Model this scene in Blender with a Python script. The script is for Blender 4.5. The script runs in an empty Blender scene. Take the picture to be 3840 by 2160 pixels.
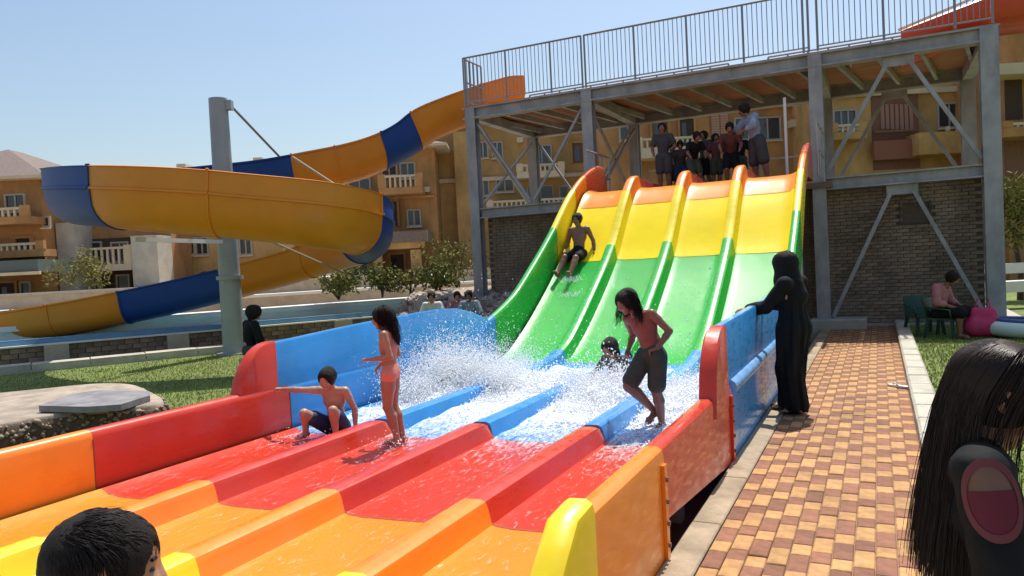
import bpy, math, random
import numpy as np
from mathutils import Vector, Matrix

# ------------------------------------------------------------------ camera
SC = bpy.context.scene
COL = SC.collection
FPX, CYAW, CPITCH, CROLL, CAMH = 747.0, math.radians(26.2), math.radians(-1.85), math.radians(-2.9), 1.65
_F = np.array([-math.sin(CYAW)*math.cos(CPITCH), math.cos(CYAW)*math.cos(CPITCH), math.sin(CPITCH)])
_r0 = np.array([math.cos(CYAW), math.sin(CYAW), 0.0])
_u0 = np.cross(_r0, _F)
_R = math.cos(CROLL)*_r0 + math.sin(CROLL)*_u0
_U = -math.sin(CROLL)*_r0 + math.cos(CROLL)*_u0
_C = np.array([0.0, 0.0, CAMH])
camd = bpy.data.cameras.new('camera')
camd.sensor_width = 36.0
camd.lens = 36.0*FPX/1024.0
camd.clip_start = 0.05
camd.clip_end = 2000.0
cam = bpy.data.objects.new('camera', camd)
COL.objects.link(cam)
cam.matrix_world = Matrix(((_R[0], _U[0], -_F[0], 0), (_R[1], _U[1], -_F[1], 0), (_R[2], _U[2], -_F[2], CAMH), (0, 0, 0, 1)))
SC.camera = cam

# ------------------------------------------------------------------ sky, sun, exposure
SUN_EL, SUN_AZ = math.radians(65), math.radians(-2.5)   # azimuth measured from +Y towards +X
w = bpy.data.worlds.new('World')
SC.world = w
w.use_nodes = True
nt = w.node_tree
nt.nodes.clear()
wo = nt.nodes.new('ShaderNodeOutputWorld')
bg = nt.nodes.new('ShaderNodeBackground')
sky = nt.nodes.new('ShaderNodeTexSky')
sky.sky_type = 'NISHITA'
sky.sun_disc = False
sky.sun_elevation = SUN_EL
sky.sun_rotation = SUN_AZ
sky.altitude = 0
sky.air_density = 1.3
sky.dust_density = 1.8
sky.ozone_density = 2.2
bg.inputs['Strength'].default_value = 0.12
nt.links.new(sky.outputs[0], bg.inputs[0])
nt.links.new(bg.outputs[0], wo.inputs[0])
sd = bpy.data.lights.new('sun', 'SUN')
sd.energy = 4.6
sd.angle = math.radians(0.55)
sd.color = (1.0, 0.95, 0.87)
sun = bpy.data.objects.new('sun', sd)
COL.objects.link(sun)
_sdir = Vector((math.sin(SUN_AZ)*math.cos(SUN_EL), math.cos(SUN_AZ)*math.cos(SUN_EL), math.sin(SUN_EL)))
sun.rotation_euler = _sdir.to_track_quat('Z', 'Y').to_euler()
sun.location = (0, 0, 40)
SC.view_settings.view_transform = 'Standard'
SC.view_settings.look = 'None'
SC.view_settings.gamma = 1.0
SC.view_settings.exposure = 0.24
SC.view_settings.use_curve_mapping = False
SC.render.engine = 'CYCLES'
SC.cycles.max_bounces = 8
SC.cycles.transparent_max_bounces = 12
SC.cycles.caustics_reflective = False
SC.cycles.caustics_refractive = False
SC.cycles.use_denoising = True

rng = random.Random(7)
nr = np.random.default_rng(11)
DPX = 2.515625


def ray(px, py):
    return _F + _R*(px-512)/FPX - _U*(py-288)/FPX


G2 = np.array([-math.sin(CYAW), math.cos(CYAW), 0.0])     # view direction on the ground
R2 = np.array([math.cos(CYAW), math.sin(CYAW), 0.0])


def atb(x, y, b):
    """world point seen at picture position (x, y) at ground distance b along the view"""
    d = ray(x/DPX, y/DPX)
    return _C + d*(b/(d@G2))


def atz(x, y, z):
    d = ray(x/DPX, y/DPX)
    return _C + d*((z-CAMH)/d[2])


def cp(a, b, z=0.0):
    """plan position: a metres to the right, b metres ahead of the viewpoint"""
    return R2*a + G2*b + np.array([0, 0, z])


# ------------------------------------------------------------------ materials
MATS = {}


def mat(name, col, rough=0.6, metal=0.0, var=0.0, vscale=6.0, bump=0.0, bscale=40.0, coat=0.0, spec=0.5,
        col2=None, trans=0.0, sss=0.0, stretch=None, objvar=0.0, stain=0.0, sscale=1.4, sstretch=(1, 1, 1)):
    if name in MATS:
        return MATS[name]
    m = bpy.data.materials.new(name)
    m.use_nodes = True
    t = m.node_tree
    p = t.nodes['Principled BSDF']
    p.inputs['Base Color'].default_value = (*col, 1)
    p.inputs['Roughness'].default_value = rough
    p.inputs['Metallic'].default_value = metal
    p.inputs['Specular IOR Level'].default_value = spec
    p.inputs['Coat Weight'].default_value = coat
    p.inputs['Coat Roughness'].default_value = 0.08
    if trans:
        p.inputs['Transmission Weight'].default_value = trans
    if sss:
        p.inputs['Subsurface Weight'].default_value = sss
        p.inputs['Subsurface Radius'].default_value = (0.02, 0.008, 0.004)
        p.inputs['Subsurface Scale'].default_value = 0.5
    tc = None
    if var or bump or col2 is not None:
        tc = t.nodes.new('ShaderNodeTexCoord')
        mp = t.nodes.new('ShaderNodeMapping')
        if stretch:
            mp.inputs['Scale'].default_value = stretch
        t.links.new(tc.outputs['Object'], mp.inputs[0])
    out = None
    if var or col2 is not None:
        n = t.nodes.new('ShaderNodeTexNoise')
        n.inputs['Scale'].default_value = vscale
        n.inputs['Detail'].default_value = 6
        n.inputs['Roughness'].default_value = 0.62
        t.links.new(mp.outputs[0], n.inputs['Vector'])
        r = t.nodes.new('ShaderNodeValToRGB')
        c2 = col2 if col2 is not None else tuple(c*(1-var) for c in col)
        c1 = col if col2 is not None else tuple(min(1, c*(1+var)) for c in col)
        r.color_ramp.elements[0].position = 0.3
        r.color_ramp.elements[0].color = (*c2, 1)
        r.color_ramp.elements[1].position = 0.7
        r.color_ramp.elements[1].color = (*c1, 1)
        t.links.new(n.outputs['Fac'], r.inputs['Fac'])
        t.links.new(r.outputs['Color'], p.inputs['Base Color'])
        out = r.outputs['Color']
    if objvar:
        oi = t.nodes.new('ShaderNodeObjectInfo')
        hs = t.nodes.new('ShaderNodeHueSaturation')
        mr = t.nodes.new('ShaderNodeMapRange')
        mr.inputs['To Min'].default_value = 1-objvar
        mr.inputs['To Max'].default_value = 1+objvar
        t.links.new(oi.outputs['Random'], mr.inputs['Value'])
        t.links.new(mr.outputs[0], hs.inputs['Value'])
        if out is not None:
            t.links.new(out, hs.inputs['Color'])
        else:
            hs.inputs['Color'].default_value = (*col, 1)
        t.links.new(hs.outputs[0], p.inputs['Base Color'])
    if stain:      # dirt and damp patches that run across neighbouring pieces
        ge = t.nodes.new('ShaderNodeNewGeometry')
        ms = t.nodes.new('ShaderNodeMapping')
        ms.inputs['Scale'].default_value = sstretch
        ns = t.nodes.new('ShaderNodeTexNoise')
        ns.inputs['Scale'].default_value = sscale
        ns.inputs['Detail'].default_value = 8
        ns.inputs['Roughness'].default_value = .68
        rs_ = t.nodes.new('ShaderNodeMapRange')
        rs_.inputs['From Min'].default_value = .36
        rs_.inputs['From Max'].default_value = .58
        rs_.inputs['To Min'].default_value = 1-stain
        rs_.inputs['To Max'].default_value = 1.05
        mc = t.nodes.new('ShaderNodeMix')
        mc.data_type = 'RGBA'
        mc.blend_type = 'MULTIPLY'
        mc.inputs[0].default_value = 1.0
        t.links.new(ge.outputs['Position'], ms.inputs[0])
        t.links.new(ms.outputs[0], ns.inputs['Vector'])
        t.links.new(ns.outputs['Fac'], rs_.inputs['Value'])
        lk_ = p.inputs['Base Color'].links
        if lk_:
            t.links.new(lk_[0].from_socket, mc.inputs[6])
        else:
            mc.inputs[6].default_value = (*col, 1)
        t.links.new(rs_.outputs[0], mc.inputs[7])
        t.links.new(mc.outputs[2], p.inputs['Base Color'])
    if bump:
        n2 = t.nodes.new('ShaderNodeTexNoise')
        n2.inputs['Scale'].default_value = bscale
        n2.inputs['Detail'].default_value = 5
        t.links.new(mp.outputs[0], n2.inputs['Vector'])
        b = t.nodes.new('ShaderNodeBump')
        b.inputs['Strength'].default_value = bump
        b.inputs['Distance'].default_value = 0.02
        t.links.new(n2.outputs['Fac'], b.inputs['Height'])
        t.links.new(b.outputs[0], p.inputs['Normal'])
    MATS[name] = m
    return m


# ------------------------------------------------------------------ objects
def tag(o, label=None, cat=None, group=None, kind=None):
    if label:
        o['label'] = label
    if cat:
        o['category'] = cat
    if group:
        o['group'] = group
    if kind:
        o['kind'] = kind
    return o


def thing(name, label, cat, loc=(0, 0, 0), rz=0.0, group=None):
    o = bpy.data.objects.new(name, None)
    o.empty_display_size = 0.2
    COL.objects.link(o)
    o.location = loc
    o.rotation_euler = (0, 0, rz)
    o['_o'] = 1
    del o['_o']
    return tag(o, label, cat, group)


def worldpos(o):
    x = np.zeros(3)
    while o is not None:
        x = x + np.array(o.location)
        o = o.parent
    return x


def mesh_obj(name, verts, faces, m, parent=None, smooth=False, local=False, sharp=None):
    v = np.asarray(verts, float)
    if parent is not None and not local:
        v = v - worldpos(parent)
    me = bpy.data.meshes.new(name)
    me.from_pydata(v.tolist(), [], [tuple(int(i) for i in f) for f in faces])
    me.update()
    if m is not None:
        me.materials.append(m)
    if smooth:
        me.polygons.foreach_set('use_smooth', [True]*len(me.polygons))
        if sharp is not None:
            me.set_sharp_from_angle(angle=math.radians(sharp))
    o = bpy.data.objects.new(name, me)
    COL.objects.link(o)
    if parent is not None:
        o.parent = parent
    return o


def linked(name, src, loc, parent=None, rot=None, scale=None):
    """another piece sharing the mesh of src; loc is in the parent's frame"""
    o = bpy.data.objects.new(name, src.data)
    COL.objects.link(o)
    o.parent = parent
    o.location = loc
    if rot is not None:
        o.rotation_euler = rot
    if scale is not None:
        o.scale = scale
    return o


def copy_tree(o, parent=None):
    c = o.copy()
    COL.objects.link(c)
    c.parent = parent
    for ch in list(o.children):
        copy_tree(ch, c)
    return c


class MB:
    def __init__(s):
        s.v = []
        s.f = []

    def add(s, v, f):
        n = len(s.v)
        s.v.extend([tuple(float(c) for c in p) for p in v])
        s.f.extend([tuple(i+n for i in q) for q in f])
        return s

    def box(s, x0, x1, y0, y1, z0, z1, bev=0.0):
        if bev <= 0:
            v = [(x0, y0, z0), (x1, y0, z0), (x1, y1, z0), (x0, y1, z0), (x0, y0, z1), (x1, y0, z1), (x1, y1, z1), (x0, y1, z1)]
            return s.add(v, [(3, 2, 1, 0), (4, 5, 6, 7), (0, 1, 5, 4), (1, 2, 6, 5), (2, 3, 7, 6), (3, 0, 4, 7)])
        b = bev
        v = [(x0, y0, z0), (x1, y0, z0), (x1, y1, z0), (x0, y1, z0),
             (x0, y0, z1-b), (x1, y0, z1-b), (x1, y1, z1-b), (x0, y1, z1-b),
             (x0+b, y0+b, z1), (x1-b, y0+b, z1), (x1-b, y1-b, z1), (x0+b, y1-b, z1)]
        f = [(3, 2, 1, 0), (8, 9, 10, 11)]
        for i in range(4):
            j = (i+1) % 4
            f += [(i, j, j+4, i+4), (i+4, j+4, j+8, i+8)]
        return s.add(v, f)

    def obox(s, c, ax, ay, az):
        """box from centre and three half-axis vectors"""
        c, ax, ay, az = [np.asarray(q, float) for q in (c, ax, ay, az)]
        v = [c+sx*ax+sy*ay+sz*az for sz in (-1, 1) for sx, sy in ((-1, -1), (1, -1), (1, 1), (-1, 1))]
        return s.add(v, [(3, 2, 1, 0), (4, 5, 6, 7), (0, 1, 5, 4), (1, 2, 6, 5), (2, 3, 7, 6), (3, 0, 4, 7)])

    def bar(s, a, b, w, h=None, up=(0, 0, 1)):
        a, b = np.asarray(a, float), np.asarray(b, float)
        h = h or w
        d = b-a
        L = np.linalg.norm(d)
        d = d/L
        up = np.asarray(up, float)
        if abs(d@up) > 0.98:
            up = np.array([0, 1.0, 0])
        sx = np.cross(d, up)
        sx /= np.linalg.norm(sx)
        sz = np.cross(sx, d)
        return s.obox((a+b)/2, d*L/2, sx*w/2, sz*h/2)

    def tube(s, pts, r, n=8, cap=True):
        pts = [np.asarray(p, float) for p in pts]
        rs = r if isinstance(r, (list, tuple, np.ndarray)) else [r]*len(pts)
        base = len(s.v)
        prev = None
        for i, p in enumerate(pts):
            d = pts[min(i+1, len(pts)-1)]-pts[max(i-1, 0)]
            d = d/(np.linalg.norm(d)+1e-9)
            if prev is None:
                u = np.array([0, 0, 1.0]) if abs(d[2]) < 0.9 else np.array([1.0, 0, 0])
            else:
                u = prev
            sx = np.cross(d, u)
            sx /= np.linalg.norm(sx)+1e-9
            u = np.cross(sx, d)
            prev = u
            for k in range(n):
                a = 2*math.pi*k/n
                s.v.append(tuple(p+rs[i]*(math.cos(a)*sx+math.sin(a)*u)))
        for i in range(len(pts)-1):
            for k in range(n):
                k2 = (k+1) % n
                s.f.append((base+i*n+k, base+i*n+k2, base+(i+1)*n+k2, base+(i+1)*n+k))
        if cap:
            s.f.append(tuple(base+k for k in reversed(range(n))))
            s.f.append(tuple(base+(len(pts)-1)*n+k for k in range(n)))
        return s

    def prism(s, poly, z0, z1):
        n = len(poly)
        v = [(p[0], p[1], z0) for p in poly]+[(p[0], p[1], z1) for p in poly]
        f = [tuple(reversed(range(n))), tuple(range(n, 2*n))]
        f += [(i, (i+1) % n, n+(i+1) % n, n+i) for i in range(n)]
        return s.add(v, f)

    def loft(s, rings, closed=True, caps=True):
        n = len(rings[0])
        base = len(s.v)
        for r in rings:
            s.v.extend([tuple(float(c) for c in p) for p in r])
        m = n if closed else n-1
        for i in range(len(rings)-1):
            for k in range(m):
                k2 = (k+1) % n
                s.f.append((base+i*n+k, base+i*n+k2, base+(i+1)*n+k2, base+(i+1)*n+k))
        if caps and closed:
            s.f.append(tuple(base+k for k in reversed(range(n))))
            s.f.append(tuple(base+(len(rings)-1)*n+k for k in range(n)))
        return s

    def build(s, name, m, parent=None, smooth=False, local=False, sharp=None):
        return mesh_obj(name, s.v, s.f, m, parent, smooth, local, sharp)


def pchip(xs, ys):
    xs, ys = np.asarray(xs, float), np.asarray(ys, float)
    h = np.diff(xs)
    d = np.diff(ys)/h
    m = np.zeros(len(xs))
    for i in range(1, len(xs)-1):
        if d[i-1]*d[i] > 0:
            w1, w2 = 2*h[i]+h[i-1], h[i]+2*h[i-1]
            m[i] = (w1+w2)/(w1/d[i-1]+w2/d[i])
    m[0], m[-1] = d[0], d[-1]

    def f(x):
        x = min(max(x, xs[0]), xs[-1])
        i = min(max(int(np.searchsorted(xs, x))-1, 0), len(xs)-2)
        t = (x-xs[i])/h[i]
        return ((2*t**3-3*t**2+1)*ys[i]+(t**3-2*t**2+t)*h[i]*m[i]+(-2*t**3+3*t**2)*ys[i+1]+(t**3-t**2)*h[i]*m[i+1])
    return f
# ------------------------------------------------------------------ common materials
M_soil = mat('soil', (0.16, 0.12, 0.085), 0.95, var=0.35, vscale=3, bump=0.5, bscale=30)
M_conc = mat('concrete', (0.46, 0.42, 0.35), 0.85, var=0.14, vscale=4, bump=0.25, bscale=60)
M_kerb = mat('speckled_stone', (0.60, 0.56, 0.46), 0.8, stain=.25, sscale=2.0, col2=(0.42, 0.38, 0.30), vscale=55, bump=0.35, bscale=90)
M_grass = mat('lawn_green', (0.13, 0.19, 0.035), 0.9, stain=.3, col2=(0.20, 0.24, 0.06), vscale=2.2, bump=0.6, bscale=80)
M_blade = mat('grass_blade', (0.19, 0.28, 0.045), 0.8, col2=(0.33, 0.31, 0.11), vscale=.9, spec=.15)
M_tan = mat('tan_stone', (0.50, 0.42, 0.32), 0.85, var=0.2, vscale=2.5, bump=0.3, bscale=25)
M_clad = mat('stone_cladding', (0.30, 0.21, 0.15), 0.85, col2=(0.17, 0.115, 0.085), vscale=3.5, bump=0.5, bscale=18, objvar=0.25)
M_white = mat('white_plaster', (0.78, 0.76, 0.70), 0.7, var=0.06, vscale=3)
M_bluepaint = mat('pool_blue_paint', (0.10, 0.26, 0.42), 0.45, var=0.12, vscale=2)
M_brick = mat('brown_brick', (0.26, 0.19, 0.135), 0.9, stain=.35, sscale=1.2, var=0.22, vscale=9, bump=0.3, bscale=60, objvar=0.22)
M_mortar = mat('mortar', (0.13, 0.10, 0.075), 0.95, var=0.15, vscale=10)
M_pave_y = mat('paver_ochre', (0.50, 0.27, 0.10), 0.8, stain=.30, sscale=2.2, var=0.24, vscale=14, bump=0.25, bscale=120, objvar=0.12)
M_pave_b = mat('paver_brown', (0.27, 0.112, 0.06), 0.8, stain=.28, sscale=2.2, var=0.25, vscale=14, bump=0.25, bscale=120, objvar=0.16)

# ------------------------------------------------------------------ ground
g = MB()
for (x0, x1, y0, y1) in ((-900, 900, -900, 900),):
    g.add([(x0, y0, -0.32), (x1, y0, -0.32), (x1, y1, -0.32), (x0, y1, -0.32)], [(0, 1, 2, 3)])
tag(g.build('ground', M_soil), kind='structure')

# lawns: raised turf beds either side of the slide trench
tag(MB().box(-70, -5.72, -6, 70, -0.31, -0.004).build('lawn', M_grass), kind='structure')
tag(MB().box(0.50, 60, 2.0, 70, -0.31, -0.004).build('lawn', M_grass), kind='structure')
tag(MB().box(-5.70, 0.48, -6, 1.55, -0.31, -0.008).build('pavement', M_conc), kind='structure')

# path: bedding, pavers, edging slabs and kerb
path = tag(MB().box(-0.905, 0.255, 1.56, 17.05, -0.31, -0.012).build('path', mat('paver_joint_sand', (0.30, 0.20, 0.12), 0.95, var=0.2, vscale=30)), kind='structure')


UY, UX = 0.0975, 0.1049
PX0, PX1, PY0, PY1 = -0.902, 0.252, 1.58, 17.02
srcs = {}
rest = {0: MB(), 1: MB()}
cand = []
PER = .388
for c in range(11):
    base = PY0+.24*(c//2)-PER*4
    pieces = ((1, 0, .236), (0, .236, PER)) if c % 2 == 0 else ((1, .152, .302), (0, .302, .152+PER))
    for r in range(60):
        for k, (dark, a, b) in enumerate(pieces):
            y0, y1 = base+PER*r+a, base+PER*r+b
            if y1 < PY0 or y0 > PY1:
                continue
            cand.append((dark, c % 2 == 0, PX0+c*UX, PX0+(c+1)*UX, y0, y1))
cand.sort(key=lambda q: q[4])
npav = 0
for dark, hor, x0, x1, y0, y1 in cand:
    full = x0 > PX0-.01 and x1 < PX1+.01 and y0 > PY0 and y1 < PY1
    if full and y0 > 3.35 and npav < 300:
        z = rng.uniform(-0.003, 0.004)
        rot = (rng.gauss(0, .007), rng.gauss(0, .007), rng.gauss(0, .008))
        loc = ((x0+x1)/2, (y0+y1)/2, z)
        key = (dark, hor)
        if key not in srcs:
            hx, hy = UX/2-.0025, (y1-y0)/2-.0025
            srcs[key] = MB().box(-hx, hx, -hy, hy, -.03, 0, .005).build('paver', M_pave_b if dark else M_pave_y, path, local=True)
            srcs[key].location = loc
        else:
            linked('paver', srcs[key], loc, path, rot)
        npav += 1
    else:
        x0, x1, y0, y1 = max(x0, PX0), min(x1, PX1), max(y0, PY0), min(y1, PY1)
        if x1-x0 < .02 or y1-y0 < .02:
            continue
        rest[dark].box(x0+.003, x1-.003, y0+.003, y1-.003, -.03, rng.uniform(-.002, .003), .005)
for k in (0, 1):
    tag(rest[k].build('far_pavers', (M_pave_y, M_pave_b)[k], path), kind='stuff')

M_edge = mat('tan_concrete', (.40, .31, .205), .85, stain=.35, sscale=2.0, var=.18, vscale=5, bump=.3, bscale=60)
edging = tag(MB().box(-1.09, -0.907, 1.56, 17.05, -0.31, -0.03).build('path_edging', M_edge), kind='structure')
src = MB().box(-0.09, 0.09, -0.497, 0.497, -0.05, 0.0, 0.008).build('edging_slab', M_edge, edging, local=True)
src.location = (-0.9985, 2.06, 0.004)
for i in range(1, 15):
    linked('edging_slab', src, (-0.9985, 2.06+i, 0.004+rng.uniform(-.003, .003)), edging, (0, 0, rng.gauss(0, .002)))

kerb = tag(MB().box(0.257, 0.48, 5.6, 17.05, -0.31, 0.02).build('kerb', M_kerb), kind='structure')
src = MB().box(-0.112, 0.112, -0.296, 0.296, -0.10, 0.0, 0.022).build('kerb_stone', M_kerb, kerb, local=True)
src.location = (0.3685, 5.9, 0.125)
for i in range(1, 19):
    linked('kerb_stone', src, (0.3685, 5.9+0.6*i, 0.125+rng.uniform(-.004, .004)), kerb, (0, 0, rng.gauss(0, .004)))

# low concrete footing at the end of the path, below the tower
foot = tag(MB().box(-1.3, -0.25, 16.35, 17.04, -0.3, 0.20, 0.02).build('concrete_footing', M_conc),
           'grey concrete footing block at the far end of the paved path', 'footing')
slab = tag(MB().box(-9.6, 2.6, 17.06, 21.5, -0.31, 0.05).build('tower_slab', M_conc), kind='structure')

# ------------------------------------------------------------------ brick wall under the tower
bw = thing('brick_wall', 'dark brown brick wall in shade under the steel tower', 'wall', (-3.6, 17.3, 0.05))
MB().box(-9.05, 1.85, 17.19, 17.38, 0.05, 3.02).build('wall_core', M_mortar, bw)
BL, BH = 0.232, 0.073
bsrc = None
restb = MB()
bricks = []
r = 0
z = 0.06
while z+BH < 3.02:
    x = -9.05+(0.5*BL if r % 2 else 0)
    while x+BL < 1.86:
        bricks.append((x+BL/2, z+BH/2))
        x += BL
    r += 1
    z += BH
vis = [b for b in bricks if b[0] > -0.75 and not (0.42 < b[0] < 0.95 and 2.05 < b[1] < 2.5)]
vis.sort(key=lambda b: abs(b[0]-0.6)*0.6+abs(b[1]-1.35))
chosen = set(vis[:300])
for b in bricks:
    if 0.42 < b[0] < 0.95 and 2.05 < b[1] < 2.5:
        continue
    d = rng.uniform(-.004, .006)
    if b in chosen:
        loc = (b[0]+3.6, 17.185+d-17.3, b[1]-0.05)
        if bsrc is None:
            bsrc = MB().box(-BL/2+.005, BL/2-.005, -.03, .01, -BH/2+.005, BH/2-.005).build('brick', M_brick, bw, local=True)
            bsrc.location = loc
        else:
            linked('brick', bsrc, loc, bw)
    else:
        restb.box(b[0]-BL/2+.005, b[0]+BL/2-.005, 17.155+d, 17.195, b[1]-BH/2+.005, b[1]+BH/2-.005)
tag(restb.build('outer_bricks', M_brick, bw), kind='stuff')
MB().box(0.40, 0.97, 17.15, 17.2, 2.03, 2.06).box(0.40, 0.43, 17.15, 17.2, 2.06, 2.5).box(0.94, 0.97, 17.15, 17.2, 2.06, 2.5).build('vent_frame', mat('dark_metal', (0.05, 0.045, 0.04), 0.6), bw)

# ------------------------------------------------------------------ left hand: kerb, landing channel of the flume, terraces
U1 = np.array([0.539, 0.842, 0])      # along the terraces
V1 = np.array([-0.842, 0.539, 0])     # away from the lawn
K0 = np.array([-14.14, 10.2, 0])


def tp(u, v, z=0.0):
    return K0+U1*u+V1*v+np.array([0, 0, z])


def tbox(mb, u0, u1, v0, v1, z0, z1):
    c = tp((u0+u1)/2, (v0+v1)/2, (z0+z1)/2)
    mb.obox(c, U1*(u1-u0)/2, V1*(v1-v0)/2, (0, 0, (z1-z0)/2))
    return mb


lk = tag(tbox(MB(), -12, 14, 0.0, 0.55, -0.3, 0.05).build('lawn_kerb', M_conc), kind='structure')
src = None
for i in range(22):
    p = tp(-10.2+i*1.02, 0.25, 0.10+rng.uniform(-.004, .004))
    if src is None:
        m = MB()
        m.obox((0, 0, 0), U1*0.50, V1*0.24, (0, 0, 0.055))
        src = m.build('kerb_slab', M_kerb, lk, local=True)
        src.location = p
    else:
        linked('kerb_slab', src, p, lk)

# landing channel: stone clad base with pilasters, blue lining, white coping
ch = thing('landing_channel', 'long blue lined splash channel with white coping and stone clad base', 'pool', tuple(tp(0, 2.4)))
tbox(MB(), -16, 12.2, 2.25, 2.55, -0.2, 0.36).build('base_core', M_mortar, ch)
cl = None
for i in range(86):
    for k in range(3):
        u = -15.9+i*0.32+(0.16 if k == 1 else 0)
        p = tp(u, 2.235+rng.uniform(-.012, .012), 0.06+k*0.115)-worldpos(ch)
        if cl is None:
            m = MB()
            m.obox((0, 0, 0), U1*0.152, V1*0.03, (0, 0, 0.053))
            cl = m.build('cladding_stone', M_clad, ch, local=True)
            cl.location = p
        else:
            linked('cladding_stone', cl, p, ch)
for u in (-13.3, -9.2, -5.2, -1.1, 1.4, 5.5):
    tbox(MB(), u-.24, u+.24, 2.08, 2.30, -0.2, 0.37).build('pilaster', M_tan, ch)
tbox(MB(), -16, 12.2, 2.15, 2.5, 0.362, 0.40).build('ledge', M_white, ch)
tbox(MB(), -16, 12.2, 2.30, 2.46, 0.402, 0.52).build('blue_side', M_bluepaint, ch)
tbox(MB(), -16, 12.2, 3.9, 4.06, -0.2, 0.64).build('back_side', M_white, ch)
tbox(MB(), -16, 12.4, 3.82, 4.5, 0.642, 0.77).build('coping', M_white, ch)
tbox(MB(), -16, 12.2, 2.47, 3.89, -0.2, 0.42).build('channel_water', mat('channel_water', (0.06, 0.17, 0.22), 0.12, bump=0.4, bscale=9, coat=0.6), ch)

ter = tag(tbox(MB(), -26, 26, 4.6, 60, -0.3, 0.55).build('terrace', M_tan), kind='structure')
tw = thing('terrace_wall', 'low tan retaining wall with pale capping behind the splash channel', 'wall', tuple(tp(0, 7.0, .55)))
tbox(MB(), -24, 24, 6.9, 7.3, 0.551, 1.0).build('wall_face', M_tan, tw)
tbox(MB(), -24, 24, 6.8, 7.42, 1.002, 1.09).build('capping', M_white, tw)
tbox(MB(), -26, 26, 7.45, 60, 0.552, 0.98).build('upper_terrace', M_tan).__setitem__('kind', 'structure')
tw2 = thing('terrace_wall', 'upper tan retaining wall in front of the houses', 'wall', tuple(tp(0, 11.0, .98)))
tbox(MB(), -24, 26, 10.9, 11.3, 0.982, 1.42).build('wall_face', M_tan, tw2)
tbox(MB(), -24, 26, 10.82, 11.4, 1.422, 1.50).build('capping', M_conc, tw2)
tbox(MB(), -26, 30, 11.42, 60, 0.985, 1.40).build('house_terrace', M_tan).__setitem__('kind', 'structure')

for i, (u, v, lab) in enumerate(((-3.6, 4.25, 'small white bollard light on the coping at the far left'), (0.9, 4.25, 'small white bollard light on the coping beside the grey mast'))):
    p = tp(u, v, 0.77)
    m = MB().tube([p, p+np.array([0, 0, .05]), p+np.array([0, 0, .22]), p+np.array([0, 0, .30])], [.13, .09, .085, .03], 10)
    tag(m.build('bollard_light', M_white, smooth=True, sharp=40), lab, 'light')

# ------------------------------------------------------------------ pebbled planter at lower left with flat stone slab
plan = [tuple(atz(x, y, .40)[:2]) for x, y in ((428, 1016), (420, 1000), (385, 984), (345, 965), (250, 963), (90, 980), (-120, 1000), (-330, 1060), (-200, 1105), (0, 1072), (110, 1050), (220, 1036), (330, 1030))]


def smooth_poly(p, n=4):
    p = [np.array(q, float) for q in p]
    for _ in range(n):
        q = []
        for i in range(len(p)):
            a, b = p[i], p[(i+1) % len(p)]
            q += [a*.75+b*.25, a*.25+b*.75]
        p = q
    return p


sp = smooth_poly(plan, 3)
pt = thing('pebbled_platform', 'low rounded platform with pebbled sides and a sandy top beside the orange wall', 'platform', (-7.8, 5.2, 0))
c0 = np.mean(sp, axis=0)
MB().loft([[(*(c0+(q-c0)*s), z) for q in sp] for s, z in ((1.03, -.02), (1.0, .22), (.985, .34), (.95, .375))]).build('platform_body', mat('dark_earth', (0.11, 0.075, 0.05), .95, var=.3, vscale=20, bump=.6, bscale=50), pt, smooth=True, sharp=50)
MB().loft([[(*(c0+(q-c0)*s), z) for q in sp] for s, z in ((.955, .37), (.95, .40), (.93, .415))]).build('sandy_top', mat('sandy_top', (0.38, 0.31, 0.24), .9, stain=.35, sscale=3, var=.18, vscale=5, bump=.4, bscale=40), pt, smooth=True, sharp=50)
pb = MB()
for i in range(len(sp)):
    a, b = sp[i], sp[(i+1) % len(sp)]
    L = np.linalg.norm(b-a)
    for k in range(int(L*0.36/0.0022)):
        t = rng.random()
        zz = rng.uniform(0.0, 0.38)
        q = a+(b-a)*t
        q = c0+(q-c0)*(1.025-0.05*max(0, (zz-.2))/.17)
        rr = rng.uniform(.018, .045)
        rx, ry, rz = rr, rr*rng.uniform(.7, 1.1), rr*rng.uniform(.6, .9)
        pb.add([(q[0]+rx, q[1], zz), (q[0], q[1]+ry, zz), (q[0]-rx, q[1], zz), (q[0], q[1]-ry, zz), (q[0], q[1], zz+rz), (q[0], q[1], zz-rz)],
               [(0, 1, 4), (1, 2, 4), (2, 3, 4), (3, 0, 4), (1, 0, 5), (2, 1, 5), (3, 2, 5), (0, 3, 5)])
tag(pb.build('pebbles', mat('pebble', (0.42, 0.33, 0.24), .8, col2=(.14, .095, .06), vscale=25), pt, smooth=True), kind='stuff')
slabpoly = [tuple(atz(x, y, .45)[:2]) for x, y in ((105, 1030), (180, 1002), (260, 990), (388, 990), (372, 1004), (300, 1024), (200, 1033))]
ss = [np.array(q_)+np.array([rng.uniform(-.05, .05), rng.uniform(-.05, .05)]) for q_ in slabpoly]
tag(MB().loft([[(q[0], q[1], .418+.06*(q[0]+6.6)*-.2) for q in ss], [(q[0], q[1], .478+.06*(q[0]+6.6)*-.2) for q in ss]]).build('stone_slab', mat('grey_slate', (0.24, 0.23, 0.235), .7, stain=.35, sscale=4, var=.15, vscale=5, bump=.2, bscale=20)),
    'flat grey stone slab lying on the pebbled platform', 'slab')
# ------------------------------------------------------------------ rainbow racing slide


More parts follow.
